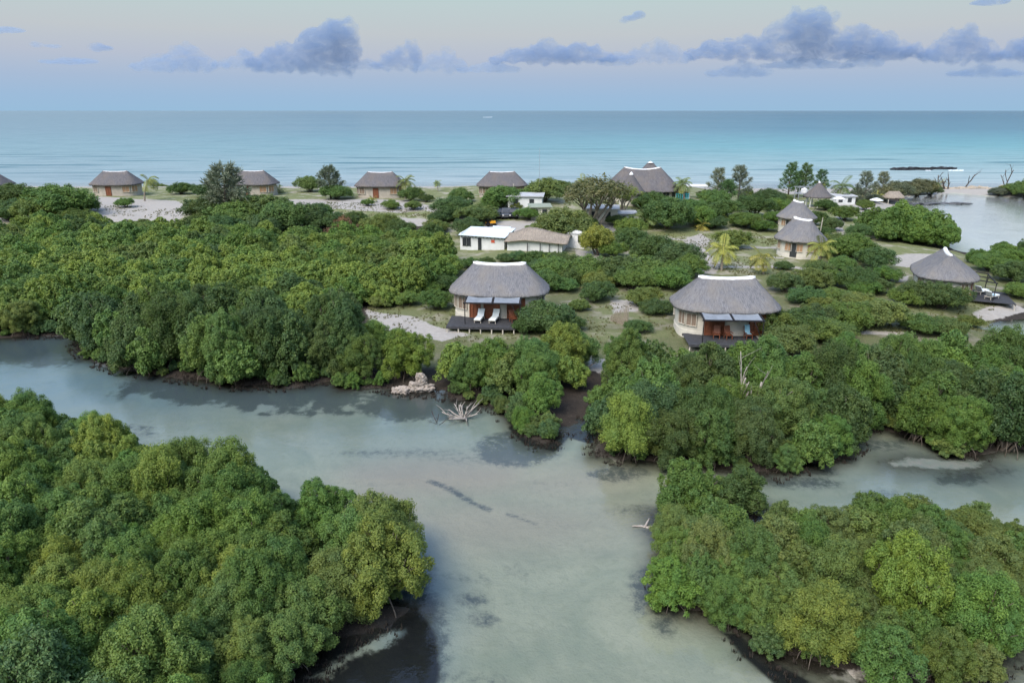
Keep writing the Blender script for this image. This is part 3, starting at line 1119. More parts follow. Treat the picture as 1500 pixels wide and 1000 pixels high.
def end_hut(loc, rz, label, seed, scale=1.0):
    t = thing('thatched_house', label, 'house', loc, rz, 'thatched houses of the lodge', (scale,) * 3)
    a, b, wa, wb = 4.1, 3.9, 3.4, 3.2
    r = thatch_roof(a, b, 1.75, ZE, HR * 1.15, t, THATCH, seed)
    ridge_cap(1.75, ZE + HR * 1.15, .16, r)
    wall_ring(wa, wb, 0, ZE + .1, t)
    for th, w in ((R(180), 1.0), (R(162), 1.0), (R(200), 1.0), (R(222), 1.2), (R(135), 1.0), (R(105), 1.2), (R(70), 1.0), (R(20), 1.0), (R(340), 1.0)):
        opening('window', t, wa, wb, th, 1.5, w, 1.3, TANWOOD, bars=2)
    opening('door', t, wa, wb, R(120), 1.06, 1.0, 2.1, GLASS, DARKWOOD, bars=1, sub='door_leaf')
    return t


g = mark('the front one of the twin tall roofed houses', 1170, 380)
HUT8 = end_hut((g.x + 1.3, g.y + 3.0, g.z + .25), R(112), 'tall thatched house seen end on with tan shutters behind a palm', 5, .92)
g = mark('the rear one of the twin tall roofed houses', 1166, 348)
HUT7 = end_hut((g.x + 1.2, g.y + 3.2, g.z + .95), R(97), 'thatched house end on, its eaves half hidden by the nearer tall roof', 6, .84)


def beach_hut(loc, rz, label, seed, scale=1.08):
    t = thing('thatched_house', label, 'house', loc, rz, 'thatched houses of the lodge', (scale,) * 3)
    r = thatch_roof(A_, B_, RH * .97, ZE, HR * .98, t, THATCH_FAR, seed)
    ridge_cap(RH * .97, ZE + HR * .98, .12, r, wid=.17, rise=.05, mat=CAP_DULL, hgt=.2)
    wall_ring(WA, WB, 0, ZE + .1, t, PLASTER_DULL)
    opening('door', t, WA, WB, R(268), 1.06, 1.15, 2.1, REDWOOD, REDWOOD, bars=2, sub='door_leaf')
    for th in (R(232), R(300), R(205), R(335)):
        opening('window', t, WA, WB, th, 1.5, 1.5, 1.3, TANWOOD if th > 4.5 else BLIND)
    for th in (R(70), R(110)):
        opening('window', t, WA, WB, th, 1.4, 1.4, 1.5, GLASS)
    return t


for i, (px, py, rz, lab, sc) in enumerate([
        (166, 287, 2, 'dark thatched beach house farthest left with its whole front showing', 1.06), (368, 287, -2, 'dark thatched beach house beside the tall feathery tree', 1.09),
        (557, 290, 0, 'dark thatched beach house with palm leaves over its right corner', 1.09), (737, 290, 3, 'dark thatched beach house hidden to its eaves by bushes', 1.04), (-28, 288, -4, 'dark thatched beach house cut off by the left edge', 1.06)]):
    g = mark(['the farthest left whole beach house', 'the beach house by the tall feathery tree', 'the beach house by the windblown palm', 'the beach house hidden to its eaves', 'the beach house cut off at far left'][i], px, py)
    beach_hut((g.x, g.y + 3.2, g.z - .1), R(rz), lab, 10 + i, sc)

# main lodge: great roof, a higher peak behind and a round turret roof in front
g = mark('the great lodge roof', 948, 297)
LODGE = thing('lodge', 'largest thatched building with a broad roof, rear peak and round front turret', 'lodge', (g.x, g.y + 6, g.z), R(-6))
r = thatch_roof(8.2, 5.8, 3.6, 2.2, 4.5, LODGE, THATCH_FAR, 21, n=100, rows=26, sag=.5)
ridge_cap(3.6, 6.7, .5, r, wid=.26, rise=.05, hgt=.24)
wall_ring(7.2, 4.8, 0, 2.3, LODGE)
for th in (R(215), R(240), R(270), R(300), R(325), R(350)):
    opening('window', LODGE, 7.2, 4.8, th, 1.5, 1.6, 1.5, GLASS)
r = thatch_roof(4.6, 4.6, .5, 2.6, 4.5, LODGE, THATCH_FAR, 22, off=(2.2, 7.0), sag=0)
cone_cap(7.25, r, .6, off=(2.2, 7.0), h=.3)
wall_ring(3.8, 3.8, 0, 2.7, LODGE, off=(2.2, 7.0))
r = thatch_roof(2.9, 2.9, .05, 2.2, 3.9, LODGE, THATCH_FAR, 23, off=(-2.7, -7.6), sag=0)
cone_cap(6.15, r, .42, off=(-2.7, -7.6), h=.5)
wall_ring(2.2, 2.2, -1.2, 2.3, LODGE, off=(-2.7, -7.6))
opening('window', LODGE, 2.2, 2.2, R(250), 1.5, 1.0, 1.2, GLASS, off=(-2.7, -7.6))

# round open pavilion near the beach
g = mark('the round open pavilion', 1202, 304)
PAV = thing('open_pavilion', 'small round thatched pavilion standing on bare white posts', 'pavilion', (g.x, g.y + 1.5, g.z), 0)
r = thatch_roof(2.95, 2.95, .05, 2.3, 3.1, PAV, THATCH_FAR, 24, sag=0)
cone_cap(5.5, r, .3, h=.3)
for k in range(9):
    th = 2 * math.pi * k / 9 + .2
    mb = MB()
    mb.tube([(2.3 * math.cos(th), 2.3 * math.sin(th), -.4), (2.3 * math.cos(th), 2.3 * math.sin(th), 2.75)], [.09, .08], 8)
    mb.build('post', CAP, PAV)

# small tan roofed shelter by the sand bar
g = mark('the tan thatched beach shelter', 1309, 299)
SH = thing('beach_shelter', 'small tan thatched shelter on the white sand by the lagoon', 'shelter', (g.x, g.y, g.z + .1), R(4))
thatch_roof(2.5, 1.9, 1.3, 1.6, 1.4, SH, THATCH_TAN, 25, sag=.05)
for sx in (-1.8, 1.8):
    for sy in (-1.2, 1.2):
        mb = MB()
        mb.tube([(sx, sy, -.4), (sx, sy, 1.95)], [.09, .08], 8)
        mb.build('post', POSTWOOD, SH)

# white flat roofed service building with a tan roofed wing
g = mark('the white flat roofed building', 676, 366)
SB = thing('service_building', 'white building with a pale blue flat roof', 'building', (g.x, g.y, g.z), R(-14))
mb = MB()
mb.box((3.6, 3.2, .7), (7.2, 6.4, 3.4))
mb.box((.1, 3.2, 2.52), (.25, 6.5, .34))
mb.box((3.6, 6.5, 2.48), (7.3, .2, .26))
mb.build('wall', PLASTER_W, SB)
mb = MB()
mb.add([(-.1, -.45, 2.42), (7.5, -.55, 2.26), (7.5, 6.5, 2.60), (-.1, 6.4, 2.65), (-.1, -.45, 2.52), (7.5, -.55, 2.36), (7.5, 6.5, 2.70), (-.1, 6.4, 2.75)],
       [(3, 2, 1, 0), (4, 5, 6, 7), (0, 1, 5, 4), (1, 2, 6, 5), (2, 3, 7, 6), (3, 0, 4, 7)])
mb.box((5.2, 6.3, 2.86), (3.0, .25, .2), ry=.02)
rf = mb.build('roof', ROOFSHEET, SB)
for x, w, z, h, m_, nm in ((.75, .5, 1.35, 1.3, GLASS, 'window'), (1.45, .5, 1.35, 1.3, GLASS, 'window'), (3.25, .42, 1.0, 2.0, GLASS, 'door'), (5.4, .4, 1.6, .4, REDBIT, 'notice_board')):
    mb = MB()
    mb.box((x, -.03, z), (w, .1, h))
    for s in (-1, 1):
        mb.box((x + s * (w / 2 + .03), -.05, z), (.06, .14, h + .12))
    mb.build(nm, m_, SB)
mb = MB()
for i in range(12):
    mb.box((.3 + i * .6, -.25, 2.18 - i * .008), (.09, .5, .1))
mb.build('rafter', DARKWOOD, SB)
g2 = ground(790, 366)
WG = thing('tan_roofed_wing', 'low building under a folded tan roof beside the white flat roofed one', 'building', (g2.x, g2.y + 1.5, g2.z), R(-14))
mb = MB()
nx = 26
for (s, ya, za, yb, zb) in (('f', -3.3, 1.65, 0, 3.15), ('b', 0, 3.15, 3.3, 1.75)):
    rows = []
    for i in range(nx + 1):
        x = -4.6 + 9.8 * i / nx
        taper = 1 - .42 * ss(-1.5, 5.2, x)
        lead = .55 + .45 * ss(-4.6, -1.2, x)
        rows.append([(x, ya + (yb - ya) * j / 6, .9 + (za + (zb - za) * j / 6 - .9) * taper * lead - .10 * math.sin(math.pi * j / 6) + .03 * math.sin(i * 2.3 + j)) for j in range(7)])
    mb.grid(rows, close=False)
me = mb.mesh('roof', THATCH_TAN, True)
ul = me.uv_layers.new(name='slope')
ul.data.foreach_set('uv', np.array([(me.vertices[l.vertex_index].co.x, me.vertices[l.vertex_index].co.y) for l in me.loops], 'f').ravel())
o = link('roof', me, WG)
sm = o.modifiers.new('thick', 'SOLIDIFY')
sm.thickness = .12
mb = MB()
mb.box((0, 0, .35), (8.6, 5.2, 2.3))
mb.build('wall', PLASTER_W, WG)
for x in (-1, 1, 2.4, 3.8):
    mb = MB()
    mb.tube([(x, -3.0, -.4), (x, -3.0, 1.3)], [.07, .07], 6)
    mb.build('post', DARKWOOD, WG)

# white tank trailer / kiosk right of it
g = mark('the white box kiosk', 846, 363)
KI = thing('kiosk', 'small white box shaped kiosk with a rounded roof beside the yellow bush', 'kiosk', (g.x, g.y + .6, g.z), R(-12), scale=(1.1, 1.1, 1.05))
mb = MB()
mb.box((0, 0, .9), (2.5, 2.0, 2.6))
mb.build('wall', CAP, KI)
mb = MB()
mb.grid([[(-1.35 + 2.7 * j / 8, y, 2.2 + .38 * math.sin(math.pi * j / 8)) for j in range(9)] for y in (-1.15, 1.15)], close=False)
mb.grid([[(-1.35 + 2.7 * j / 8, y, 2.2) for j in range(9)] for y in (1.15, -1.15)], close=False)
for y, s in ((-1.15, 1), (1.15, -1)):
    o_ = len(mb.v)
    mb.v += [(-1.35 + 2.7 * j / 8, y, 2.2 + .38 * math.sin(math.pi * j / 8)) for j in range(9)]
    mb.f.append(tuple(o_ + j for j in (range(9) if s < 0 else range(8, -1, -1))))
mb.build('roof', CAP, KI, smooth=False)
for x, w, z, h in ((.65, .6, 1.45, .9), (-.5, .7, 1.0, 1.8)):
    mb = MB()
    mb.box((x, -1.02, z), (w, .1, h))
    mb.build('window' if w < .65 else 'door', GLASS if w < .65 else PLASTER_W, KI)

# low flat roofs between the trees
for px, py, L, D, H, mt, wm_, rz, lab in [(772, 308, 6.6, 3.6, 2.7, GREYSHEET, PLASTER_W, -6, 'long grey flat roofed shed among bushes behind the parked cars'),
                                      (793, 321, 3.6, 3.0, 2.2, GREENSHEET, PLASTER, 4, 'small shed with a green grey sheet roof beside the broad bush'),
                                      (885, 327, 5.6, 3.6, 2.6, GREYSHEET, PLASTER, -8, 'pale grey walled shed glimpsed under the bare umbrella tree'),
                                      (921, 327, 3.0, 2.4, 1.7, GREYSHEET, PLASTER_W, 0, 'little grey hut below the round turret of the lodge'),
                                      (1240, 300, 4.4, 3.0, 1.9, GREYSHEET, PLASTER_W, 2, 'white beach bar beside the round open pavilion')]:
    g = ground(px, py)
    t = thing('shed', lab, 'shed', (g.x, g.y + D / 2, g.z), R(rz))
    mb = MB()
    mb.box((0, 0, H / 2 - .3), (L, D, H + .5))
    w_ = mb.build('wall', wm_, t)
    mb = MB()
    mb.box((0, 0, H + .1), (L + .7, D + .7, .14), rx=.07)
    mb.box((0, -D / 2 - .3, H - .02), (L + .72, .06, .16))
    mb.build('roof', mt, t)
    for x in (-L * .27, L * .2):
        mb = MB()
        mb.box((x, -D / 2 - .02, H * .55), (.9, .1, H * .5))
        mb.build('window', GLASS, t)


# ------------------------------------------------------------------ things on the decks
def lounger(loc, rz, label, cushion, frame, group):
    t = thing('sun_lounger', label, 'lounger', loc, rz, group)
    mb = MB()
    for x in (-.33, .33):
        mb.box((x, -.1, .3), (.06, 1.9, .06))
    mb.box((0, -1.02, .3), (.6, .06, .06))
    mb.box((0, .82, .3), (.6, .06, .06))
    mb.build('frame', frame, t)
    for x in (-.33, .33):
        for y in (-.9, .7):
            mb = MB()
            mb.box((x, y, .13), (.06, .06, .28))
            mb.build('leg', frame, t)
    mb = MB()
    mb.grid([[(-.34, y, z), (.34, y, z), (.34, y, z + .09), (-.34, y, z + .09)] for y, z in ((-1.05, .34), (-.3, .34), (.25, .35))], cap=True)
    mb.f.append((3, 2, 1, 0))
    mb.build('seat_cushion', cushion, t)
    mb = MB()
    mb.box((0, .62, .66), (.68, .95, .09), rx=R(48))
    mb.build('backrest', cushion, t)
    return t


def deck_chair(loc, rz, label, seatm, group):
    t = thing('deck_chair', label, 'chair', loc, rz, group)
    mb = MB()
    mb.box((0, 0, .4), (.62, .62, .06))
    mb.build('seat', seatm, t)
    mb = MB()
    mb.box((0, .36, .78), (.62, .06, .8), rx=R(-22))
    mb.build('backrest', seatm, t)
    for x in (-.28, .28):
        for y in (-.27, .27):
            mb = MB()
            mb.box((x, y, .18), (.06, .06, .38))
            mb.build('leg', REDWOOD, t)
        mb = MB()
        mb.box((x * 1.16, 0, .6), (.07, .7, .05))
        mb.build('armrest', REDWOOD, t)
    return t


lounger(place_rel(HUT1, -1.75, -WB - 1.0, -.0), R(-12), 'left one of two white loungers on the deck before the thatched house', WHITECL, POSTWOOD, 'loungers on the house decks')
lounger(place_rel(HUT1, -.2, -WB - 1.05, -.0), R(-14), 'right one of two white loungers on the deck before the thatched house', WHITECL, POSTWOOD, 'loungers on the house decks')
deck_chair(place_rel(HUT1, 1.75, -WB - 1.3, .0), R(25), 'small dark chair half hidden by the bush on the lounger deck', REDWOOD, 'chairs on the house decks')
deck_chair(place_rel(HUT2, -1.45, -WB - .9, .0), R(-15), 'left one of two brown chairs on the dark deck', REDWOOD, 'chairs on the house decks')
deck_chair(place_rel(HUT2, -.35, -WB - 1.0, .0), R(10), 'right one of two brown chairs on the dark deck', REDWOOD, 'chairs on the house decks')
deck_chair(place_rel(HUT2, 1.6, -WB - .9, .0), R(8), 'brown chair hung with a pale blue towel', REDWOOD, 'chairs on the house decks')
mb = MB()
mb.grid([[(-.26, y, z), (.26, y, z), (.26, y + .03, z + .03), (-.26, y + .03, z + .03)] for y, z in ((-.18, .46), (.2, .46), (.33, .82), (.46, 1.2), (.55, 1.17), (.5, .95))], cap=True)
tw = mb.build('towel', BLUECL)
tw.location = place_rel(HUT2, 1.6, -WB - .9, .0)
tw.rotation_euler = (0, 0, R(8))
tag(tw, 'pale blue towel draped over a brown deck chair', 'towel')
lounger(place_rel(HUT9, -1.9, -WB - 2.3, -.0), R(118), 'white lounger with pale blue towel on the right hand deck', WHITECL, POSTWOOD, 'loungers on the house decks')
mb = MB()
mb.box((0, 0, .47), (.52, .8, .05))
tw = mb.build('towel', BLUECL)
tw.location = place_rel(HUT9, -1.9, -WB - 2.3, -.0)
tw.rotation_euler = (0, 0, R(118))
tag(tw, 'pale blue towel folded on the lone white lounger', 'towel')
lounger(place_rel(HUT9, .6, -WB - 1.6, -.0), R(118), 'flat pale lounger under the black pergola on the right hand deck', WHITECL, POSTWOOD, 'loungers on the house decks')


# ------------------------------------------------------------------ parked cars and yard things
def car(loc, rz, label, paint):
    t = thing('parked_car', label, 'car', loc, rz, 'dark cars parked under the trees')
    prof = [(-2.1, .45), (-2.1, .95), (-1.9, 1.08), (-1.75, 1.72), (-1.5, 1.8), (.2, 1.8), (.45, 1.74), (1.0, 1.12), (1.9, 1.0), (2.1, .85), (2.1, .45)]
    mb = MB()
    rows = []
    for y, k in ((-.86, .97), (-.8, 1.0), (.8, 1.0), (.86, .97)):
        rows.append([(x * k, y * (1 if z < 1.15 else .86), z) for x, z in prof])
    mb.grid(rows, cap=True)
    mb.f.append(tuple(range(len(prof) - 1, -1, -1)))
    mb.build('body', paint, t)
    mb = MB()
    for s in (-1, 1):
        mb.box((-.75, s * .80, 1.42), (1.9, .05, .42), rx=s * .12)
    mb.box((.78, 0, 1.42), (.06, 1.35, .6), ry=-.72)
    mb.build('window', GLASS, t)
    for x in (-1.3, 1.3):
        for y in (-.78, .78):
            mb = MB()
            mb.tube([(x, y - .11, .36), (x, y + .11, .36)], [.36, .36], 16)
            w_ = mb.build('wheel', RUBBER, t)
            mb = MB()
            mb.tube([(x, y - .125, .36), (x, y + .125, .36)], [.2, .2], 10)
            mb.build('rim', STEEL, w_)
    for y in (-.6, .6):
        mb = MB()
        mb.box((2.07, y, .82), (.08, .3, .18))
        mb.build('headlight', CAP, t)


for px, py, rz, lab, pm in ((731, 322, -82, 'black off road car parked farthest left in the sandy yard', CARBLACK), (743, 322, -88, 'dark grey off road car parked between two others', CARGREY), (755, 322, -95, 'black off road car parked next to the small tree', CARBLACK)):
    g = ground(px, py)
    car((g.x, g.y + 2.2, g.z), R(rz), lab, pm)
g = ground(721, 331)
t = thing('garden_tractor', 'small yellow garden tractor in the sandy yard', 'tractor', (g.x, g.y, g.z), R(10))
mb = MB()
mb.box((.35, 0, .72), (1.0, .6, .45), taper=.85)
mb.box((-.55, 0, .6), (.8, .9, .22))
mb.build('body', YELLOW, t)
mb = MB()
mb.box((-.6, 0, .95), (.5, .5, .1))
mb.box((-.85, 0, 1.2), (.1, .5, .5))
mb.build('seat', RUBBER, t)
mb = MB()
mb.bar((.0, 0, .9), (-.2, 0, 1.25), .03)
mb.tube([(-.2 + .2 * math.cos(a), .2 * math.sin(a), 1.25) for a in np.linspace(0, 6.28, 13)], [.02] * 13, 5)
mb.build('steering_wheel', RUBBER, t)
for x, r_ in ((-.6, .42), (.65, .28)):
    for y in (-.5, .5):
        mb = MB()
        mb.tube([(x, y - .12, r_), (x, y + .12, r_)], [r_, r_], 14)
        mb.build('wheel', RUBBER, t)

# turquoise terrace by the lodge
g = ground(1001, 296)
t = thing('terrace_screen', 'turquoise painted slatted terrace screen right of the great thatched lodge', 'screen', (g.x, g.y, g.z), R(-8), scale=(.7, .7, .7))
mb = MB()
for i in range(7):
    mb.box((-1.7 + i * .55, 0, 1.3), (.3, .06, 2.5))
mb.box((0, .06, 2.4), (3.9, .06, .12))
mb.box((0, .06, .4), (3.9, .06, .12))
mb.build('panel', TURQ, t)
for x in (-1.95, 0.1, 1.95):
    mb = MB()
    mb.box((x, .16, 1.3), (.14, .14, 3.4))
    mb.build('post', CAP, t)
g = ground(1020, 290)
t = thing('terrace_awning', 'white flat awning on posts beside the turquoise screen', 'awning', (g.x, g.y, g.z), R(-5))
mb = MB()
mb.box((0, 0, 2.6), (4.6, 2.4, .18), rx=.05)
mb.build('roof', CAP, t)
for x in (-2.1, 2.1):
    for y in (-1, 1):
        mb = MB()
        mb.box((x, y, 1.1), (.12, .12, 3.0))
        mb.build('post', CAP, t)

# water tank stand beside the beach trees
g = ground(1178, 296)
t = thing('tank_stand', 'white water tank in a dark frame under the dark feathery trees', 'tank stand', (g.x, g.y, g.z), R(3))
mb = MB()
for x in (-1.7, 1.7):
    for y in (-1, 1):
        mb.box((x, y, 1.6), (.12, .12, 4.0))
mb.box((0, -1, 3.5), (4.4, .12, .14))
mb.box((0, 1, 3.5), (4.4, .12, .14))
mb.box((0, 0, 2.0), (3.6, 2.2, .14))
mb.build('frame', STEEL, t)
mb = MB()
rows = [[(r_ * math.cos(2 * math.pi * k / 20), r_ * math.sin(2 * math.pi * k / 20), z) for k in range(20)] for r_, z in ((.7, 2.08), (.75, 2.2), (.75, 2.9), (.6, 3.1), (.22, 3.2), (.2, 3.3))]
mb.grid(rows, cap=True)
mb.build('tank', CAP, t, smooth=False)


def umbrella(px, py, lab):
    g = ground(px, py)
    t = thing('beach_umbrella', lab, 'umbrella', (g.x, g.y, g.z), 0, 'white beach umbrellas')
    mb = MB()
    mb.tube([(0, 0, -.3), (0, 0, 2.3)], [.04, .035], 6)
    mb.build('pole', POSTWOOD, t)
    mb = MB()
    mb.grid([[(r_ * math.cos(2 * math.pi * k / 16), r_ * math.sin(2 * math.pi * k / 16), z) for k in range(16)] for r_, z in ((1.38, 1.86), (1.42, 1.9), (.7, 2.25), (.05, 2.42))], cap=True)
    mb.build('canopy', CAP, t)


umbrella(1229, 304, 'white beach umbrella in front of the white beach bar')
umbrella(1284, 306, 'white beach umbrella left of the tan thatched shelter')


def table(px, py, lab):
    g = ground(px, py)
    t = thing('beach_table', lab, 'table', (g.x, g.y, g.z), R(10), 'white tables on the beach sand')
    mb = MB()
    mb.box((0, 0, .74), (1.8, .9, .07))
    mb.build('tabletop', CAP, t)
    for x in (-.8, .8):
        for y in (-.35, .35):
            mb = MB()
            mb.box((x, y, .32), (.07, .07, .78))
            mb.build('leg', CAP, t)


table(1262, 307, 'white table on the sand right of the beach bar')
table(1250, 313, 'white table on the sand nearest the big lagoon edge trees')

# posts and masts
for px, py, h, r_, lab, nm, mat in ((791, 300, 11.0, .04, 'thin tall radio mast rising above the sea line', 'radio_mast', STEEL), (444, 338, 2.6, .07, 'pale wooden pole standing among dark bushes', 'wooden_pole', POSTWOOD),
                                    (61, 312, 2.4, .06, 'leaning pale pole among the bushes at far left', 'wooden_pole', POSTWOOD), (256, 322, 1.8, .06, 'short pale post on the sandy slope', 'wooden_pole', POSTWOOD), (754, 302, 4.4, .09, 'tall whitish pole beside the grey shed', 'wooden_pole', POSTWOOD), (1203, 344, 3.0, .09, 'slanting pale pole behind the tall thatched house', 'wooden_pole', POSTWOOD)):
    g = ground(px, py)
    mb = MB()
    mb.tube([(0, 0, -.4), (.05, 0, h * .5), (.12 if 'ing pale' in lab else .02, 0, h)], [r_, r_ * .85, r_ * .6], 6)
    if nm == 'radio_mast':
        for k in range(3):
            mb.box((0, 0, h - .6 - k * .9), (.5 - .1 * k, .03, .03))
    o = mb.build(nm, mat)
    o.location = g
    tag(o, lab, 'mast' if nm == 'radio_mast' else 'pole')

# reed fence
g0, g1 = ground(896, 470), ground(922, 478)
mb = MB()
rng = random.Random(5)
d = (g1 - g0)
L = d.length
nR = int(L / .07)
for i in range(nR):
    p = g0 + d * (i / nR)
    h = .5 + 1.7 * (i / nR) ** .8 + rng.uniform(-.15, .12)
    mb.tube([(p.x - g0.x, p.y - g0.y + rng.uniform(-.03, .03), p.z - g0.z - .3), (p.x - g0.x + rng.uniform(-.05, .05), p.y - g0.y, p.z - g0.z + h)], [.035, .02], 4)
me = mb.mesh('reed_fence', None)
me.materials.append(simple('dry_reed', (.30, .26, .20), .9, .1, .3, 6))
o = link('reed_fence', me)
o.location = g0
tag(o, 'leaning dry reed fence on the grass between the two front houses', 'fence')


# ------------------------------------------------------------------ rocks and dead wood
def rock_mesh(name, parts, mat, seed, detail=4, rough=.35):
    """several boulders pressed into one craggy mass"""
    import bmesh
    rng = random.Random(seed)
    bm = bmesh.new()
    for (x, y, z, rx, ry, rz) in parts:
        r = bmesh.ops.create_icosphere(bm, subdivisions=detail, radius=1.0)
        vs = np.array([v.co[:] for v in r['verts']])
        s = rng.uniform(0, 50)
        n = (vnoise(vs[:, 0] * 2.1 + s, vs[:, 1] * 2.1 + vs[:, 2] * 1.7, 1) - .5) * 1.0 + (vnoise(vs[:, 0] * 5 + s, vs[:, 2] * 5 + vs[:, 1] * 4, 2) - .5) * .5 + (vnoise(vs[:, 0] * 11 + s, vs[:, 2] * 11 - vs[:, 1] * 9, 3) - .5) * .25
        vs = vs * (1 + n * rough * 2)[:, None]
        for v, c in zip(r['verts'], vs):
            v.co = (x + c[0] * rx, y + c[1] * ry, z + c[2] * rz)
    me = bpy.data.meshes.new(name)
    bm.to_mesh(me)
    bm.free()
    me.materials.append(mat)
    return me


g = ground(614, 574)
o = link('coral_rock', rock_mesh('coral_rock', [(-1.0, 0, .15, .8, .5, .32), (-1.75, -.1, .1, .4, .3, .35), (.0, .15, .35, .8, .5, .5), (.35, .3, .95, .42, .35, .5), (.05, .35, 1.1, .22, .22, .42), (.85, .2, .3, .6, .4, .35)], STONE, 3))
o.location = (g.x, g.y, 0)
tag(o, 'craggy pale rock at the waterline of the mangrove bank', 'rock')
for px, py, ps, lab in ((1337, 249, [(-5.5, 0, .0, 2.2, 1.6, .9), (-2, 0, .1, 3.4, 1.9, .95), (2.4, 1, .1, 3.2, 1.8, 1.05), (5.4, 0, .0, 2.5, 1.4, .85)], 'long black reef rock in the sea with ragged left end'),
                        (1381, 248, [(-2.4, 0, .0, 2.4, 1.5, .75), (1.2, 0, .1, 3, 1.6, .9), (4.2, 0, .0, 1.8, 1.1, .8)], 'shorter black reef rock with white surf at its right')):
    p = P(px, py, 0)
    o = link('reef_rock', rock_mesh('reef_rock', ps, BLACKROCK, px, 4, .4))
    o.location = (p[0], p[1], -.15)
    tag(o, lab, 'rock', 'reef rocks in the sea')
FOAM = simple('sea_foam', (.8, .84, .86), .9, .1, .12, 2)
for px, py, w, lab in ((1403, 250, 5, 'white surf breaking right of the black reef rocks'), (1362, 250, 1.6, 'white surf between the two reef rocks'), (716, 172, 26, 'distant white breaker line out at sea')):
    p = P(px, py, 0)
    o = link('surf_crest', rock_mesh('surf_crest', [(-w * .5 + w * i / 7, .3 * math.sin(i * 2.1), 0, w * .1, .4 + w * .03, .12 + w * .02) for i in range(8)], FOAM, px, 3, .4))
    o.location = (p[0], p[1], 0)
    tag(o, lab, 'surf', 'white surf crests')
p = P(1365, 298, 0)
o = link('reef_rock', rock_mesh('reef_rock', [(-9 + 2.5 * i, .6 * math.sin(i * 1.7), .0, 1.9, 1.5, .28 + .08 * math.sin(i * 2.3)) for i in range(8)], simple('grey_lagoon_rock', (.10, .105, .11), .9, .15, .4, .4), 77, 3, .35))
o.location = (p[0], p[1], -.05)
tag(o, 'low dark flat reef bar lying in the calm lagoon off the sand', 'rock', 'reef rocks in the sea')
p = P(1432, 279, 0)
o = link('sand_bank_rock', rock_mesh('sand_bank_rock', [(-14 + 3.2 * i, .5 * math.sin(i * 2.7), .25, 2.6, 1.6, .7 + .3 * math.sin(i * 1.9)) for i in range(12)], simple('tan_beach_rock', (.36, .31, .24), .95, .1, .35, .5), 78, 3, .4))
o.location = (p[0], p[1], .1)
tag(o, 'tan rock bank along the sand spit before the sea', 'rock')


def branch_mesh(mb, rng, p, d, L, r, depth, droop=0.0, spread=.8, kids=3):
    pts, rad = [p], [r]
    n = 5
    for i in range(n):
        d = (d + Vector((rng.uniform(-1, 1), rng.uniform(-1, 1), rng.uniform(-1, 1) - droop)) * .17).normalized()
        p = p + d * (L / n)
        pts.append(p)
        rad.append(r * (1 - .75 * (i + 1) / n) if depth == 0 else r * (1 - .45 * (i + 1) / n))
        if depth > 0 and i >= 1 and (i % 2 == 1 or kids > 3):
            for _ in range(1 if kids <= 3 else 2):
                k = (d + Vector((rng.uniform(-1, 1), rng.uniform(-1, 1), rng.uniform(-.5, 1))) * spread).normalized()
                branch_mesh(mb, rng, p, k, L * rng.uniform(.45, .65), rad[-1] * .7, depth - 1, droop, spread, kids)
    mb.tube(pts, rad, 6 if r > .03 else 4)


def dead_tree(px, py, loc_z, stems, mat, lab, name='dead_tree', seed=1, cat='dead tree', group=None):
    rng = random.Random(seed)
    p = P(px, py, 0)
    mb = MB()
    for (dx, dy, dz, L, r, dep) in stems:
        branch_mesh(mb, rng, Vector((rng.uniform(-.15, .15), rng.uniform(-.15, .15), -.1)), Vector((dx, dy, dz)).normalized(), L, r, dep)
    o = mb.build(name, mat, smooth=True)
    o.location = (p[0], p[1], loc_z if loc_z is not None else gz(p[0], p[1]))
    tag(o, lab, cat, group)
    return o


rng = random.Random(4)
dead_tree(682, 612, .1, [(-1, .2, .35, 1.7, .075, 1), (-.8, -.1, .6, 1.3, .07, 1), (-.3, .3, .9, 1.1, .07, 1), (.15, .2, 1, 1.0, .07, 1), (.8, .3, .65, 1.6, .075, 1), (.6, .2, .9, 1.1, .06, 1), (.9, -.1, .2, 1.2, .07, 1), (.3, .4, .8, 1.0, .06, 1), (-.6, .3, .5, 1.4, .06, 1), (-.6, -.4, .1, 1.5, .1, 1), (.2, -.5, .05, 1.0, .08, 0)], DRIFT,
          'bleached driftwood root with spread branches lying in the shallow lagoon', 'driftwood', 4, 'driftwood')
dead_tree(643, 618, -.05, [(-.2, 0, 1, 1.0, .035, 1), (.3, 0, 1, .9, .03, 1), (.9, .1, .5, 1.2, .035, 0), (-.8, 0, .4, .7, .03, 0)], DARKDRIFT, 'small dark dead twigs poking out of the lagoon', 'dead_branch', 8, 'branch')
dead_tree(948, 772, .05, [(1, .3, .2, 1.0, .11, 0), (.6, .8, .5, .7, .09, 0), (-.7, .2, .1, .7, .1, 0)], DRIFT, 'white driftwood log at the tip of the near right islet', 'driftwood', 9, 'driftwood')
for px, py, h, sd, lab in ((1376, 279, 4.2, 21, 'leftmost bare dead tree on the sand spit'), (1385, 280, 3.4, 22, 'low forked dead tree stump beside the leftmost bare one'), (1391, 280, 3.6, 25, 'thin bare dead tree close right of the forked stump'), (1415, 275, 5.0, 23, 'leaning bare dead tree on the middle of the sand spit'), (1476, 277, 6.0, 24, 'tall wide bare dead tree by the right hand spit bushes')):
    dead_tree(px, py, None, [(rng.uniform(-.3, .3), 0, 1, h, .2, 2), (rng.uniform(-.6, .6), .1, 1, h * .8, .14, 1)], DARKDRIFT, lab, seed=sd, group='dead trees on the sand spit')
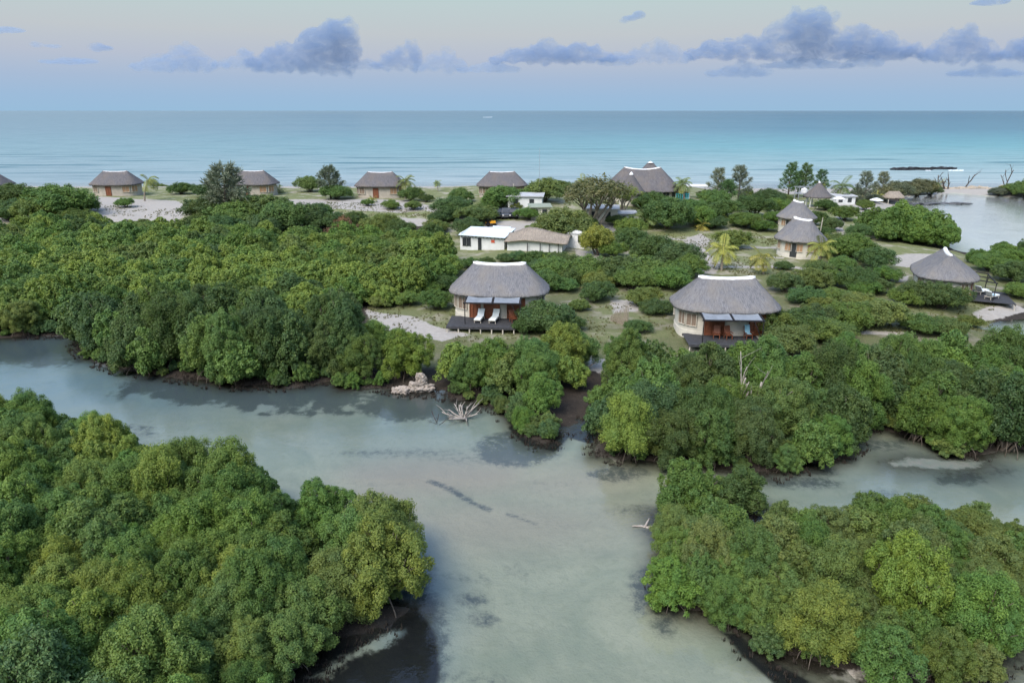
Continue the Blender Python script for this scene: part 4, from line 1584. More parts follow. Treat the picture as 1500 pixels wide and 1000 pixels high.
for px, py, z, h, sd, lab in ((1108, 608, .4, 4.3, 31, 'pale bare dead tree with spreading limbs amid the right mangroves'), (1084, 600, .4, 4.2, 32, 'thin pale bare stem left of the spreading dead tree'), (1068, 596, .4, 3.7, 33, 'shortest pale bare stem amid the right hand mangroves')):
    p = P(px, py, 2.0)
    q = dead_tree(px, py, z, [(rng.uniform(-.1, .3), -.1, 1, h, .10, 2), (rng.uniform(.1, .5), -.1, 1, h * .85, .10, 1)], DRIFT, lab, seed=sd, group='dead pale trees in the mangroves')
    q.location = (p[0], p[1], z)
dead_tree(850, 548, .3, [(-1, 0, .4, 2.4, .06, 1), (1, .2, .6, 2.0, .06, 1)], DRIFT, 'pale dead branch at the muddy inlet', 'dead_branch', 41, 'branch')

# ------------------------------------------------------------------ foliage
def leaf_mat(name, gloss=.22, trans=.36, hue=(1.35, 1.12, .75)):
    t = NT(name)
    oi = t.n('ShaderNodeObjectInfo')
    a = t.attr('tint')
    c = oi.outputs['Color']
    up = t.n('ShaderNodeVectorMath', operation='MULTIPLY')
    t.set(up.inputs[0], c)
    up.inputs[1].default_value = hue
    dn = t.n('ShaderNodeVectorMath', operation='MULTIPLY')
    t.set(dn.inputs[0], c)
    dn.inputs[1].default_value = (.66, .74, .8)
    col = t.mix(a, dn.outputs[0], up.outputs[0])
    p = t.principled(col, .5, gloss)
    tr = t.n('ShaderNodeBsdfTranslucent')
    t.set(tr.inputs[0], t.mix(.5, col, (.12, .2, .03)))
    m = t.n('ShaderNodeMixShader')
    m.inputs[0].default_value = trans
    t.set(m.inputs[1], p)
    t.set(m.inputs[2], tr.outputs[0])
    return t.done(m.outputs[0])


LEAF = leaf_mat('mangrove_leaves')
NEEDLE = leaf_mat('feathery_needles', .15, .15, (1.2, 1.15, 1.0))
DRYLEAF = leaf_mat('dry_leaves', .1, .1, (1.3, 1.1, .9))
FROND = leaf_mat('palm_fronds', .4, .2, (1.5, 1.2, .7))
BARK = simple('grey_brown_bark', (.13, .11, .09), .9, .1, .4, 3)
BARKP = simple('pale_bark', (.26, .23, .19), .9, .1, .35, 3)


def quad_mesh(name, V, tint, mat):
    n = len(V)
    me = bpy.data.meshes.new(name)
    me.vertices.add(n * 4)
    me.vertices.foreach_set('co', V.reshape(-1).astype('f'))
    me.loops.add(n * 4)
    me.loops.foreach_set('vertex_index', np.arange(n * 4, dtype='i'))
    me.polygons.add(n)
    me.polygons.foreach_set('loop_start', (np.arange(n) * 4).astype('i'))
    me.update(calc_edges=True)
    at = me.attributes.new('tint', 'FLOAT', 'FACE')
    at.data.foreach_set('value', np.clip(tint, 0, 1).astype('f'))
    me.materials.append(mat)
    return me


def unit(a):
    return a / np.maximum(1e-9, np.linalg.norm(a, axis=-1, keepdims=True))


def leaves_at(rng, pos, nrm, size, asp=.5):
    """rhombus leaves centred at pos facing nrm"""
    n = len(pos)
    t = unit(np.cross(nrm, rng.normal(size=(n, 3))))
    b = np.cross(nrm, t)
    s = size * rng.uniform(.7, 1.3, (n, 1))
    fold = nrm * s * .12
    return np.stack([pos - t * s, pos - b * s * asp + fold, pos + t * s, pos + b * s * asp + fold], 1)


def crown_geom(seed, lobes=6, puffs=11, per=190, leaf=.055, zr=.82, lobe_r=.5, puff_r=.2, spread=.52, up=.35, asp=.5, ragged=.25, low=-.35, tallk=.92):
    """crown of unit radius about the origin: lobes carry puffs, puffs carry leaves"""
    rng = np.random.default_rng(seed)
    V, T = [], []
    cents = []
    if lobes >= 10:
        # many upright heads of leaves: one on top, a ring at the shoulder, a wide ring, a hanging skirt
        rings = [(1, 0.0, .62), (max(3, lobes // 4), .40, .40), (max(5, lobes // 3), .70, .02), (max(4, lobes // 3), .66, -.46)]
        for cnt_, rad_, zz in rings:
            o_ = rng.uniform(0, 6.28)
            for i in range(cnt_):
                a = o_ + 2 * math.pi * (i + rng.uniform(-.3, .3)) / cnt_
                q = rad_ * rng.uniform(.8, 1.15)
                c = np.array([math.cos(a) * q, math.sin(a) * q, (zz + rng.uniform(-.16, .2)) * zr])
                cents.append((c, lobe_r * rng.uniform(.75, 1.25)))
    for i in range(lobes if lobes < 10 else 0):
        if i == 0:
            c = np.array([0, 0, zr * .42])
        else:
            a = 2 * math.pi * (i + rng.uniform(-.3, .3)) / (lobes - 1)
            c = np.array([math.cos(a) * spread * rng.uniform(.8, 1.2), math.sin(a) * spread * rng.uniform(.8, 1.2), rng.uniform(-.25, .25) * zr])
        lr = lobe_r * rng.uniform(.8, 1.2)
        cents.append((c, lr))
    for c, lr in cents:
        lt = rng.normal(0, .07)
        for j in range(puffs):
            ph = math.acos(1 - (1 - low) * (j + .5) / puffs)
            th = j * 2.39996 + rng.uniform(-.4, .4)
            d = np.array([math.sin(ph) * math.cos(th), math.sin(ph) * math.sin(th), math.cos(ph)])
            pc = c + d * lr * rng.uniform(.62, 1.18) * np.array([1, 1, tallk])
            pr = puff_r * rng.uniform(.7, 1.35)
            # skip puffs buried inside other lobes
            if any(np.linalg.norm(pc - c2) < l2 * .62 for c2, l2 in cents if c2 is not c):
                continue
            m = int(per * (pr / puff_r) ** 1.6)
            dd = unit(rng.normal(size=(m, 3)) + d * .55 + np.array([0, 0, up]))
            rr = pr * (1 - ragged + ragged * 2.2 * rng.random((m, 1)) ** 1.6) * rng.uniform(.72, 1.3, 3)
            pos = pc + dd * rr
            nr = unit(dd * .9 + np.array([0, 0, .45]) + rng.normal(size=(m, 3)) * .55)
            V.append(leaves_at(rng, pos, nr, leaf, asp))
            T.append(np.clip(.42 + lt + rng.normal(0, .11) + rng.normal(0, .13, m), 0, 1))
    # twigs' leaves inside so that the crown is not hollow
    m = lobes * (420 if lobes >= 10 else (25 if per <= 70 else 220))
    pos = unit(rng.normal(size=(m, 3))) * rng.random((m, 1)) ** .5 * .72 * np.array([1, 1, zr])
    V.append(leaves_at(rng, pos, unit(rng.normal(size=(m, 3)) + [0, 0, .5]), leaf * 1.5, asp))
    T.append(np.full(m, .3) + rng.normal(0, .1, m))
    V, T = np.concatenate(V), np.concatenate(T)
    k = 1.0 / np.percentile(np.hypot(V[:, 0, 0], V[:, 0, 1]), 96)
    return V * k, T, [(c * k, l * k) for c, l in cents]


def trunk_mesh(seed, cents, cz, mat, roots=0, r0=.055, stems=None, name='trunk'):
    """stems from the ground up into each lobe of the crown; the crown centre is cz above the base"""
    rng = random.Random(seed)
    mb = MB()
    cs = [c for c in cents if c[0][2] > -.2][:9]
    for c, lr in cs:
        e = Vector((c[0], c[1], c[2] + cz))
        b = Vector((rng.uniform(-.10, .10), rng.uniform(-.10, .10), -.12))
        m1 = b.lerp(e, .35) + Vector((rng.uniform(-.1, .1) - c[0] * .15, rng.uniform(-.1, .1) - c[1] * .15, 0))
        m2 = b.lerp(e, .7) + Vector((rng.uniform(-.08, .08), rng.uniform(-.08, .08), 0))
        mb.tube([b, m1, m2, e], [r0, r0 * .8, r0 * .6, r0 * .3], 5)
        for _ in range(4):
            k = Vector((rng.uniform(-1, 1), rng.uniform(-1, 1), rng.uniform(.1, 1))).normalized() * lr
            tipk = e + k * rng.uniform(.9, 1.25)
            mb.tube([m2, m2.lerp(tipk, .5) + Vector((0, 0, .03)), tipk], [r0 * .4, r0 * .26, r0 * .10], 4)
    for i in range(roots):
        a = 2 * math.pi * (i + rng.uniform(-.3, .3)) / roots
        L = rng.uniform(.35, .75)
        z = rng.uniform(.25, .5)
        dx, dy = math.cos(a), math.sin(a)
        mb.tube([(0, 0, z + .1), (dx * L * .5, dy * L * .5, z * .8), (dx * L * .85, dy * L * .85, z * .3), (dx * L, dy * L, -.25)], [.016, .015, .013, .012], 4)
    return mb.mesh(name, mat, True)


class Kind:
    """one shape of tree: shared crown and trunk meshes"""
    def __init__(self, seed, cz, crown_kw, leafm=LEAF, bark=BARK, roots=0, r0=.05, stems=None):
        V, T, cents = crown_geom(seed, **crown_kw)
        V[:, :, 2] += cz
        self.V, self.T = V, T
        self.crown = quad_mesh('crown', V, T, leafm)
        self.trunk = trunk_mesh(seed, cents, cz, bark, roots, r0, stems)
        self.cz = cz


# mangroves: near ones leafier, far ones coarser
MANG = [Kind(100 + i, .98, dict(lobes=13 + 2 * (i % 3), puffs=11, per=340, leaf=.025 + .003 * (i % 2), zr=.95, lobe_r=.29, puff_r=.125 + .01 * (i % 3), asp=.5, ragged=.27 + .08 * (i % 3), low=-.5, tallk=1.2), roots=9) for i in range(6)]
MANG_BIG = [Kind(120 + i, .98, dict(lobes=14, puffs=12, per=170, leaf=.036, low=-.5, zr=.98, lobe_r=.29, puff_r=.115, asp=.5, ragged=.42, tallk=1.2), roots=9) for i in range(3)]
MANG_FAR = [Kind(140 + i, .95, dict(lobes=12, puffs=9, per=150, leaf=.038, ragged=.34, zr=.78, lobe_r=.30, puff_r=.145, asp=.55, tallk=1.1), roots=0) for i in range(5)]
MANG_LOD = [Kind(150 + i, .95, dict(lobes=11, puffs=7, per=85, leaf=.055, ragged=.2, zr=.78, lobe_r=.31, puff_r=.16, asp=.6, tallk=1.1)) for i in range(4)]
BUSH = [Kind(160 + i, .72, dict(lobes=8, puffs=13, per=200, leaf=.042, zr=.62, lobe_r=.42, puff_r=.175, spread=.58, asp=.5, ragged=.36, low=-.5), roots=0, r0=.035) for i in range(5)]
SPARSE = [Kind(180 + i, 1.1, dict(lobes=7, puffs=9, per=70, leaf=.045, zr=.45, lobe_r=.38, puff_r=.15, spread=.66, asp=.45, ragged=.4, low=0.1), bark=BARKP, r0=.06) for i in range(2)]
DRY = [Kind(190, .72, dict(lobes=6, puffs=10, per=90, leaf=.05, zr=.62, lobe_r=.42, puff_r=.18, asp=.4, ragged=.4), leafm=DRYLEAF, r0=.04)]


def feathery(seed, n=34, h=3.1, wide=1.0):
    """casuarina: rising thin limbs hung with needle plumes; unit half-width"""
    rng = np.random.default_rng(seed)
    prng = random.Random(seed)
    mb = MB()
    mb.tube([(0, 0, -.15), (.04, 0, h * .35), (-.03, .03, h * .7), (0, 0, h)], [.075, .06, .035, .01], 6)
    V, T = [], []
    for i in range(n):
        z = h * (.16 + .78 * (i + .5) / n)
        a = i * 2.4 + rng.uniform(-.4, .4)
        L = wide * (1.0 - .72 * (z / h - .16) / .78) * rng.uniform(.65, 1.1)
        tip = Vector((math.cos(a) * L, math.sin(a) * L, z + L * rng.uniform(.25, .75)))
        mid = Vector((math.cos(a) * L * .55, math.sin(a) * L * .55, z + L * .2))
        mb.tube([(0, 0, z), mid, tip], [.022, .014, .006], 4)
        for k in range(8):
            f = .35 + .65 * (k + .5) / 8
            c = np.array(mid.lerp(tip, f)) if f > .5 else np.array(Vector((0, 0, z)).lerp(mid, f * 2))
            m = 20
            dd = unit(rng.normal(size=(m, 3)) + np.array([math.cos(a) * .6, math.sin(a) * .6, .9]))
            pos = c + dd * rng.random((m, 1)) * .24
            t = unit(dd + rng.normal(size=(m, 3)) * .3)
            b = unit(np.cross(t, rng.normal(size=(m, 3))))
            s = .085
            V.append(np.stack([pos - t * s, pos - b * .014, pos + t * s, pos + b * .014], 1))
            T.append(np.clip(.45 + rng.normal(0, .1) + rng.normal(0, .12, m), 0, 1))
    k = Kind.__new__(Kind)
    k.crown = quad_mesh('crown', np.concatenate(V), np.concatenate(T), NEEDLE)
    k.trunk = mb.mesh('trunk', BARK, True)
    k.cz = h * .55
    return k


FEATHER = [feathery(201), feathery(202, 30, 2.6, 1.0), feathery(203, 34, 1.9, 1.0)]


def palm_kind(seed, h=2.2, nf=17, wind=0.0, droop=1.0):
    """coconut palm; unit = frond length"""
    rng = np.random.default_rng(seed)
    mb = MB()
    lean = Vector((.22 + wind * .5, .05, 0))
    pts = [Vector((0, 0, -.1)) + lean * (f ** 2) + Vector((0, 0, h * f)) for f in np.linspace(0, 1, 7)]
    mb.tube(pts, [.085, .07, .062, .058, .054, .05, .06], 8)
    top = np.array(pts[-1])
    V, T = [], []
    ribs = MB()
    for i in range(nf):
        a = i * 2.39996 + rng.uniform(-.2, .2)
        el = R(72 - 95 * (i / (nf - 1)) ** 1.0) + rng.uniform(-.1, .1)
        L = rng.uniform(.85, 1.1)
        d = np.array([math.cos(a) * math.cos(el), math.sin(a) * math.cos(el), math.sin(el)])
        d = unit(d + np.array([wind, 0, 0]))
        p = top.copy()
        ns = 22
        tint = np.clip(.45 + rng.normal(0, .12) + (.3 if i > nf * .75 else 0), 0, 1)
        rib = [Vector(p)]
        for k in range(ns):
            f = k / (ns - 1)
            d = unit(d + np.array([wind * .04, 0, -.062 * droop * (1 + f)]))
            q = p + d * L / ns
            side = unit(np.cross(d, [0, 0, 1.0]))
            upv = np.cross(side, d)
            if k >= 2:
                w = .36 * math.sin(math.pi * (.12 + .83 * f)) ** .7
                for s in (-1, 1):
                    tip = p + side * s * w * .8 + d * w * .55 - np.array([0, 0, 1]) * w * .45 * droop + rng.normal(0, .015, 3)
                    wd = d * .024
                    V.append(np.stack([p - wd, (p + tip) / 2 - wd * .9 + upv * .03, tip, (p + tip) / 2 + wd * .9 + upv * .03])[None])
                    T.append([np.clip(tint + rng.normal(0, .06), 0, 1)])
            p = q
            rib.append(Vector(p))
        m = len(rib)
        r = np.array([list(v) for v in rib])
        for j in range(m - 1):
            sd = unit(np.cross(r[j + 1] - r[j], [0, 0, 1.0])) * .012
            V.append(np.stack([r[j] - sd, r[j + 1] - sd, r[j + 1] + sd, r[j] + sd])[None])
            T.append([.85])
    k = Kind.__new__(Kind)
    k.crown = quad_mesh('crown', np.concatenate(V), np.concatenate([np.array(t) for t in T]), FROND)
    k.trunk = mb.mesh('trunk', BARKP, True)
    k.cz = h
    return k


PALM = [palm_kind(301, 1.5), palm_kind(302, 1.1, 15), palm_kind(303, 1.7, 15, .55, 1.3), palm_kind(304, .45, 15, 0, .85)]

TONE = {'dark': (.094, .162, .060), 'mid': (.128, .226, .066), 'fresh': (.138, .248, .064), 'yellow': (.195, .290, .072), 'blue': (.100, .188, .082), 'olive': (.152, .222, .072),
        'gold': (.28, .30, .07), 'brown': (.20, .13, .09), 'straw': (.18, .19, .095), 'grey': (.18, .21, .15), 'palm': (.15, .21, .065), 'palmy': (.25, .28, .07)}
TONE_NAME = {'dark': 'dark green', 'mid': 'mid green', 'fresh': 'fresh green', 'yellow': 'yellow green', 'blue': 'bluish green', 'olive': 'olive green', 'gold': 'golden yellow', 'brown': 'rusty brown',
             'straw': 'straw coloured', 'grey': 'grey green', 'palm': 'green', 'palmy': 'yellowing'}
ALL_TREES = []


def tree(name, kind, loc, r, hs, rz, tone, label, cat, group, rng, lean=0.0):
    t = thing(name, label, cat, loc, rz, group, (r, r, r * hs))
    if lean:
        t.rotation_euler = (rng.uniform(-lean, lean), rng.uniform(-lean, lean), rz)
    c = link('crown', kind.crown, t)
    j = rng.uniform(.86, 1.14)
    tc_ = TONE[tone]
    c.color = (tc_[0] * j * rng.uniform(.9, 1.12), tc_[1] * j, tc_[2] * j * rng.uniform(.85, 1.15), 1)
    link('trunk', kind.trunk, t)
    ALL_TREES.append(t)
    return t


# ------------------------------------------------------------------ mangroves, zone by zone
def scatter(poly_, step, rng, jit=.32):
    b0, b1 = poly_.min(0), poly_.max(0)
    out = []
    y = b0[1]
    row = 0
    while y < b1[1]:
        x = b0[0] + (row % 2) * step / 2
        while x < b1[0]:
            q = (x + rng.uniform(-jit, jit) * step, y + rng.uniform(-jit, jit) * step)
            if inside(poly_, np.array([q[0]]), np.array([q[1]]))[0]:
                out.append(q)
            x += step
        y += step * .87
        row += 1
    return out


def in_view(x, y, z, m=60):
    d = np.array([x, y, z - CAM_Z])
    f = d @ _f
    if f < 2:
        return None
    px, py = 750 + FPX * (d @ _r) / f, 500 - FPX * (d @ _u) / f
    return px, py, FPX / f


MANGROVES = []      # gathered first, ranked by size in the picture, then built


def zone(poly_, step, rr, tones, hs, kinds, inset, where, seed, edge_name='at its water edge', taken=(), edge_w=2.2, edge_scale=.86):
    rng = random.Random(seed)
    for x, y in scatter(poly_, step, rng):
        sd = float(sdist(poly_, np.array([x]), np.array([y]))[0])
        if sd < inset:
            continue
        r = rng.uniform(*rr) * (edge_scale if sd < edge_w else 1.0)
        if any((x - a) ** 2 + (y - b) ** 2 < (c * .62 + r * .42) ** 2 for a, b, c in taken):
            continue
        z = gz(x, y)
        v = in_view(x, y, z + r)
        if v is None or v[0] < -140 or v[0] > 1640 or v[1] > 1150:
            continue
        if 572 < v[0] < 660 and v[1] > 528 and y < 60:
            continue                    # the rock shore stays open
        hs_ = rng.uniform(*hs)
        for a0, a1, lim in ((972, 1096, 509), (650, 760, 487)):
            for _ in range(8):          # low growth before the decks
                q = in_view(x, y, z + 1.95 * r * hs_)
                if q and a0 < q[0] < a1 and y < 70 and q[1] < lim:
                    r *= .88
        tn = tones[min(len(tones) - 1, int((vnoise(np.array([x / 6.0]), np.array([y / 6.0]), seed)[0] * .8 + rng.random() * .2) * len(tones)))]
        MANGROVES.append(dict(x=x, y=y, z=z - .05, r=r, hs=hs_, tone=tn, kind=rng.choice(kinds), where=where, edge=sd < edge_w, px=v[0], py=v[1], size=v[2] * r, rng=rng, en=edge_name))


def single(px, py, r, tone, kinds, label, hs=1.0, zc=None):
    """a named mangrove whose trunk stands at pixel px, py"""
    g = ground(px, py)
    rng = random.Random(int(px * 13 + py))
    z = max(g.z, -.3)
    MANGROVES.append(dict(x=g.x, y=g.y, z=z - .05, r=r, hs=hs, tone=tone, kind=rng.choice(kinds), where=None, edge=True, px=px, py=py, size=1e6, rng=rng, label=label))
    return (g.x, g.y, r)


M, MB3 = MANG, MANG_BIG
tip = single(560, 880, 2.3, 'yellow', M[:2], 'yellow green mangrove overhanging dark water at the tip of the near left thicket', 1.0)
taken_l = [tip, single(505, 893, 1.75, 'olive', M, 'olive mangrove second from the tip of the near left thicket', .95), single(452, 935, 1.7, 'mid', M, 'low mid green mangrove above the dark mud bank of the near left thicket', .9),
           single(478, 800, 1.9, 'mid', M, 'mid green mangrove on the channel side near the tip of the near left thicket', 1.0), single(520, 838, 1.8, 'fresh', M, 'fresh green mangrove just behind the olive ones at the near left tip', 1.0),
           single(560, 822, 2.0, 'olive', M, 'olive mangrove behind the yellow green one at the near left tip', 1.0)]
zone(LEFT_ISLE, 1.85, (1.15, 1.9), ['mid', 'blue', 'fresh', 'mid', 'yellow', 'mid', 'fresh', 'olive'], (.95, 1.35), M + MB3[:1], .15, 'near left thicket', 11, taken=taken_l)
ROOK = poly([(958, 780), (985, 790), (1040, 788), (1100, 770), (1125, 745), (1060, 740), (1000, 742), (958, 752)])
tr_ = [single(1010, 758, 1.75, 'fresh', MB3, 'fresh green big leaved mangrove at the left point of the near right islet', 1.0), single(1080, 752, 1.6, 'dark', MB3, 'dark big leaved mangrove right of the point of the near right islet', .95),
       single(985, 800, 1.2, 'olive', M, 'small olive mangrove by the white driftwood log', 1.0),
       single(1320, 920, 1.75, 'yellow', M[:2], 'tall yellow green mangrove rising highest from the near right islet', 1.35), single(1190, 955, 1.6, 'yellow', M, 'yellow green mangrove low at the front of the near right islet', 1.0),
       single(1425, 955, 1.65, 'fresh', M, 'pale fresh green mangrove at the right front of the near right islet', 1.2)]
zone(RIGHT_ISLE, 1.5, (1.0, 1.6), ['dark', 'mid', 'fresh', 'mid', 'olive', 'mid', 'yellow'], (.85, 1.2), M + MB3 * 2, .05, 'near right islet', 12, taken=tr_, edge_w=1.3)
MIDR = poly([(872, 668), (930, 675), (1000, 682), (1060, 690), (1110, 700), (1160, 690), (1240, 672), (1262, 640), (1290, 628), (1350, 648), (1385, 668), (1440, 672), (1462, 662), (1520, 655), (1640, 655),
             (1640, 506, 3.5), (1500, 508, 3.5), (1300, 510, 3.5), (1180, 525, 3.5), (1090, 520, 3.0), (990, 515, 3.0), (900, 515, 3.0), (885, 560, 2.5), (868, 640)])
tm = [single(925, 668, 1.9, 'yellow', M, 'yellow green mangrove at the left corner of the right hand thicket', 1.2), single(1215, 668, 1.5, 'fresh', M, 'rounded fresh green mangrove bulging into the right channel', 1.05),
      single(1405, 660, 1.8, 'fresh', M, 'rounded mangrove standing out above the white sand bar', 1.15), single(1150, 690, 1.0, 'mid', M, 'small round mangrove low on the right channel bank', 1.0)]
zone(MIDR, 2.2, (1.4, 2.4), ['mid', 'blue', 'dark', 'mid', 'dark', 'fresh', 'mid', 'olive'], (.9, 1.45), M + MB3, .05, 'right hand thicket', 13, taken=tm)
BANK = poly([(112, 500), (128, 525), (180, 543), (270, 556), (340, 565), (430, 568), (488, 558), (500, 556), (540, 535), (548, 500), (500, 474, 3), (470, 470, 3), (400, 458, 4), (300, 445, 4), (180, 442, 4), (130, 462, 3)])
zone(BANK, 2.7, (1.9, 2.8), ['blue', 'dark', 'dark', 'mid', 'dark', 'fresh'], (1.1, 1.45), M[:4] + MB3, .05, 'dark bank thicket across the channel', 14)
STRIP = poly([(488, 566), (500, 572), (560, 568), (600, 574), (645, 570), (665, 582), (720, 590), (800, 590), (830, 585), (868, 545), (868, 510, 2), (780, 502, 3), (700, 506, 3), (640, 520, 2), (560, 505, 2.5), (520, 488, 2.5), (490, 510, 2)])
ts = [single(535, 550, 1.9, 'mid', M, 'mid green mangrove left of the craggy rock and behind the bright bushes', 1.0), single(548, 516, 1.8, 'yellow', M, 'yellow green mangrove below the white sand path', .9), single(596, 552, 2.3, 'yellow', M, 'round yellow green mangrove behind the craggy pale rock', .95), single(770, 628, .85, 'fresh', M, 'small round fresh green mangrove standing in the lagoon', 1.1), single(797, 606, 1.45, 'fresh', MB3, 'leafy green mangrove leaning out beside the muddy inlet', 1.1),
      single(522, 566, .75, 'fresh', M, 'small bright mangrove bush left of the pair at the bank', .9), single(561, 563, .7, 'fresh', M, 'small bright mangrove bush nearest left of the craggy rock', .9), single(510, 548, .9, 'mid', M, 'small mangrove bush behind the small bright ones', 1.0),
      single(738, 604, .65, 'olive', M, 'thin olive seedling mangrove right of the driftwood', 1.1), single(40, 487, 2.0, 'olive', M, 'lone olive mangrove with visible pale limbs on the far left bank', .9)]
zone(STRIP, 2.15, (1.5, 2.4), ['mid', 'yellow', 'mid', 'olive', 'yellow'], (.9, 1.2), M, .0, 'strip before the two front houses', 15, taken=ts)
FARF = poly([(-120, 350, 2), (0, 345, 2), (60, 335, 2), (200, 337, 2), (330, 338, 2), (430, 352, 2), (560, 348, 2), (640, 352, 2), (672, 378, 2), (650, 410, 2), (610, 440, 1), (545, 448, 1), (480, 456, 1), (420, 455, 2), (300, 440, 2.5), (180, 440, 2.5), (128, 466, 1), (100, 488, 0), (0, 490), (-120, 492)])
zone(FARF, 2.9, (1.7, 2.7), ['mid', 'dark', 'fresh', 'yellow', 'yellow', 'mid', 'yellow', 'olive', 'fresh'], (.8, 1.1), MANG_FAR, .3, 'wide far left mangrove field', 16, edge_name='at its outer edge', edge_w=4)
LAGE = poly([(1262, 356), (1290, 368), (1350, 376), (1398, 374), (1406, 358), (1385, 345, 1.5), (1350, 330, 2), (1330, 322, 2.5), (1290, 328, 2.5), (1270, 336, 2.5)])
zone(LAGE, 2.9, (2.1, 2.9), ['mid', 'fresh', 'mid', 'mid'], (.85, 1.1), MANG_FAR, .0, 'bright clump by the upper lagoon', 17, edge_name='at its outer edge', edge_w=2)
RLAG = poly([(1458, 404), (1500, 410), (1600, 410), (1600, 388), (1500, 386), (1452, 392)])
zone(RLAG, 3.0, (1.2, 1.8), ['mid', 'fresh', 'dark'], (.9, 1.1), MANG_FAR, .2, 'clump right of the house with a bent ridge', 18, edge_name='at its outer edge', edge_w=2)

MANGROVES.sort(key=lambda m: -m['size'])
KEEP = 296
cnt = {}


def baked(items, name, label):
    """many crowns run together as one mass of leaves"""
    rv, rt = [], []
    for i, (x, y, z, r, hs, rz, tone) in enumerate(items):
        k = MANG_LOD[i % 4]
        c, s = math.cos(rz), math.sin(rz)
        V = k.V * np.array([r, r, r * hs])
        rv.append(np.stack([V[..., 0] * c - V[..., 1] * s + x, V[..., 0] * s + V[..., 1] * c + y, V[..., 2] + z], -1))
        rt.append((k.T, tone))
    me = quad_mesh(name, np.concatenate(rv), np.concatenate([t for t, _ in rt]), None)
    at = me.attributes.new('tone', 'FLOAT_COLOR', 'FACE')
    cols = np.concatenate([np.tile(np.array([*TONE[n], 1.0]) * np.array([*(np.random.default_rng(i).uniform(.86, 1.14) * np.ones(3)), 1]), (len(t), 1)) for i, (t, n) in enumerate(rt)])
    at.data.foreach_set('color', cols.ravel().astype('f'))
    tm_ = LEAF.copy()
    tm_.name = name + '_leaves'
    na = tm_.node_tree.nodes.new('ShaderNodeAttribute')
    na.attribute_name = 'tone'
    oi = [n for n in tm_.node_tree.nodes if n.bl_idname == 'ShaderNodeObjectInfo'][0]
    for l in list(tm_.node_tree.links):
        if l.from_node == oi:
            tm_.node_tree.links.new(na.outputs['Color'], l.to_socket)
    me.materials.clear()
    me.materials.append(tm_)
    o = link(name, me)
    o['kind'] = 'stuff'
    o['label'] = label


rest = []
for i, m in enumerate(MANGROVES):
    rg = m['rng']
    rz = rg.uniform(0, 6.283)
    if i < KEEP:
        if m.get('label'):
            lab, grp = m['label'], 'mangroves of the lagoon'
        else:
            ht = 'tall' if m['r'] * m['hs'] > 2.3 else ('large' if m['r'] > 1.95 else 'smaller')
            lab = '%s %s mangrove %s the %s' % (ht, TONE_NAME[m['tone']], m['en'].replace('its ', '').replace(' edge', ' edge of') if m['edge'] else 'inside', m['where'])
            grp = 'mangroves of the ' + m['where']
        tree('mangrove_tree', m['kind'], (m['x'], m['y'], m['z']), m['r'], m['hs'], rz, m['tone'], lab, 'mangrove', grp, rg, .06)
    else:
        rest.append((m['x'], m['y'], m['z'], m['r'], m['hs'], rz, m['tone']))
print('MANGROVES', len(MANGROVES))
if rest:
    baked(rest, 'mangrove_thicket', 'farthest mangroves of the wide far left field, running together')

# low leafy undergrowth that closes the foot of the banks
under = []
rngu = random.Random(31)
for pl, i0, i1 in ((LEFT_ISLE, 0, 12), (RIGHT_ISLE, 0, 16), (MAIN_LAND, 2, 46)):
    for i in range(i0, min(i1, len(pl) - 1)):
        a, b = pl[i], pl[i + 1]
        L = np.linalg.norm(b - a)
        if L > 25:
            continue
        n_ = np.array([-(b - a)[1], (b - a)[0]]) / L
        for k in range(int(L / .62)):
            q = a + (b - a) * rngu.random()
            sg = 1 if inside(pl, np.array([q[0] + n_[0] * .3]), np.array([q[1] + n_[1] * .3]))[0] else -1
            q = q + n_ * sg * rngu.uniform(.25, 1.5)
            v = in_view(q[0], q[1], .4)
            if v is None or not (-80 < v[0] < 1580) or v[1] > 1080:
                continue
            if 808 < v[0] < 890 and 540 < v[1] < 660 or 570 < v[0] < 660 and 540 < v[1] < 600 or 420 < v[0] < 640 and v[1] > 880 or rngu.random() < .18:
                continue
            under.append((q[0], q[1], gz(*q) - .12, rngu.uniform(.45, .95), rngu.uniform(.7, 1.1), rngu.uniform(0, 6.28), rngu.choice(['mid', 'dark', 'dark', 'blue', 'olive', 'mid'])))
baked(under, 'undergrowth', 'low dark green mangrove undergrowth along the muddy banks')

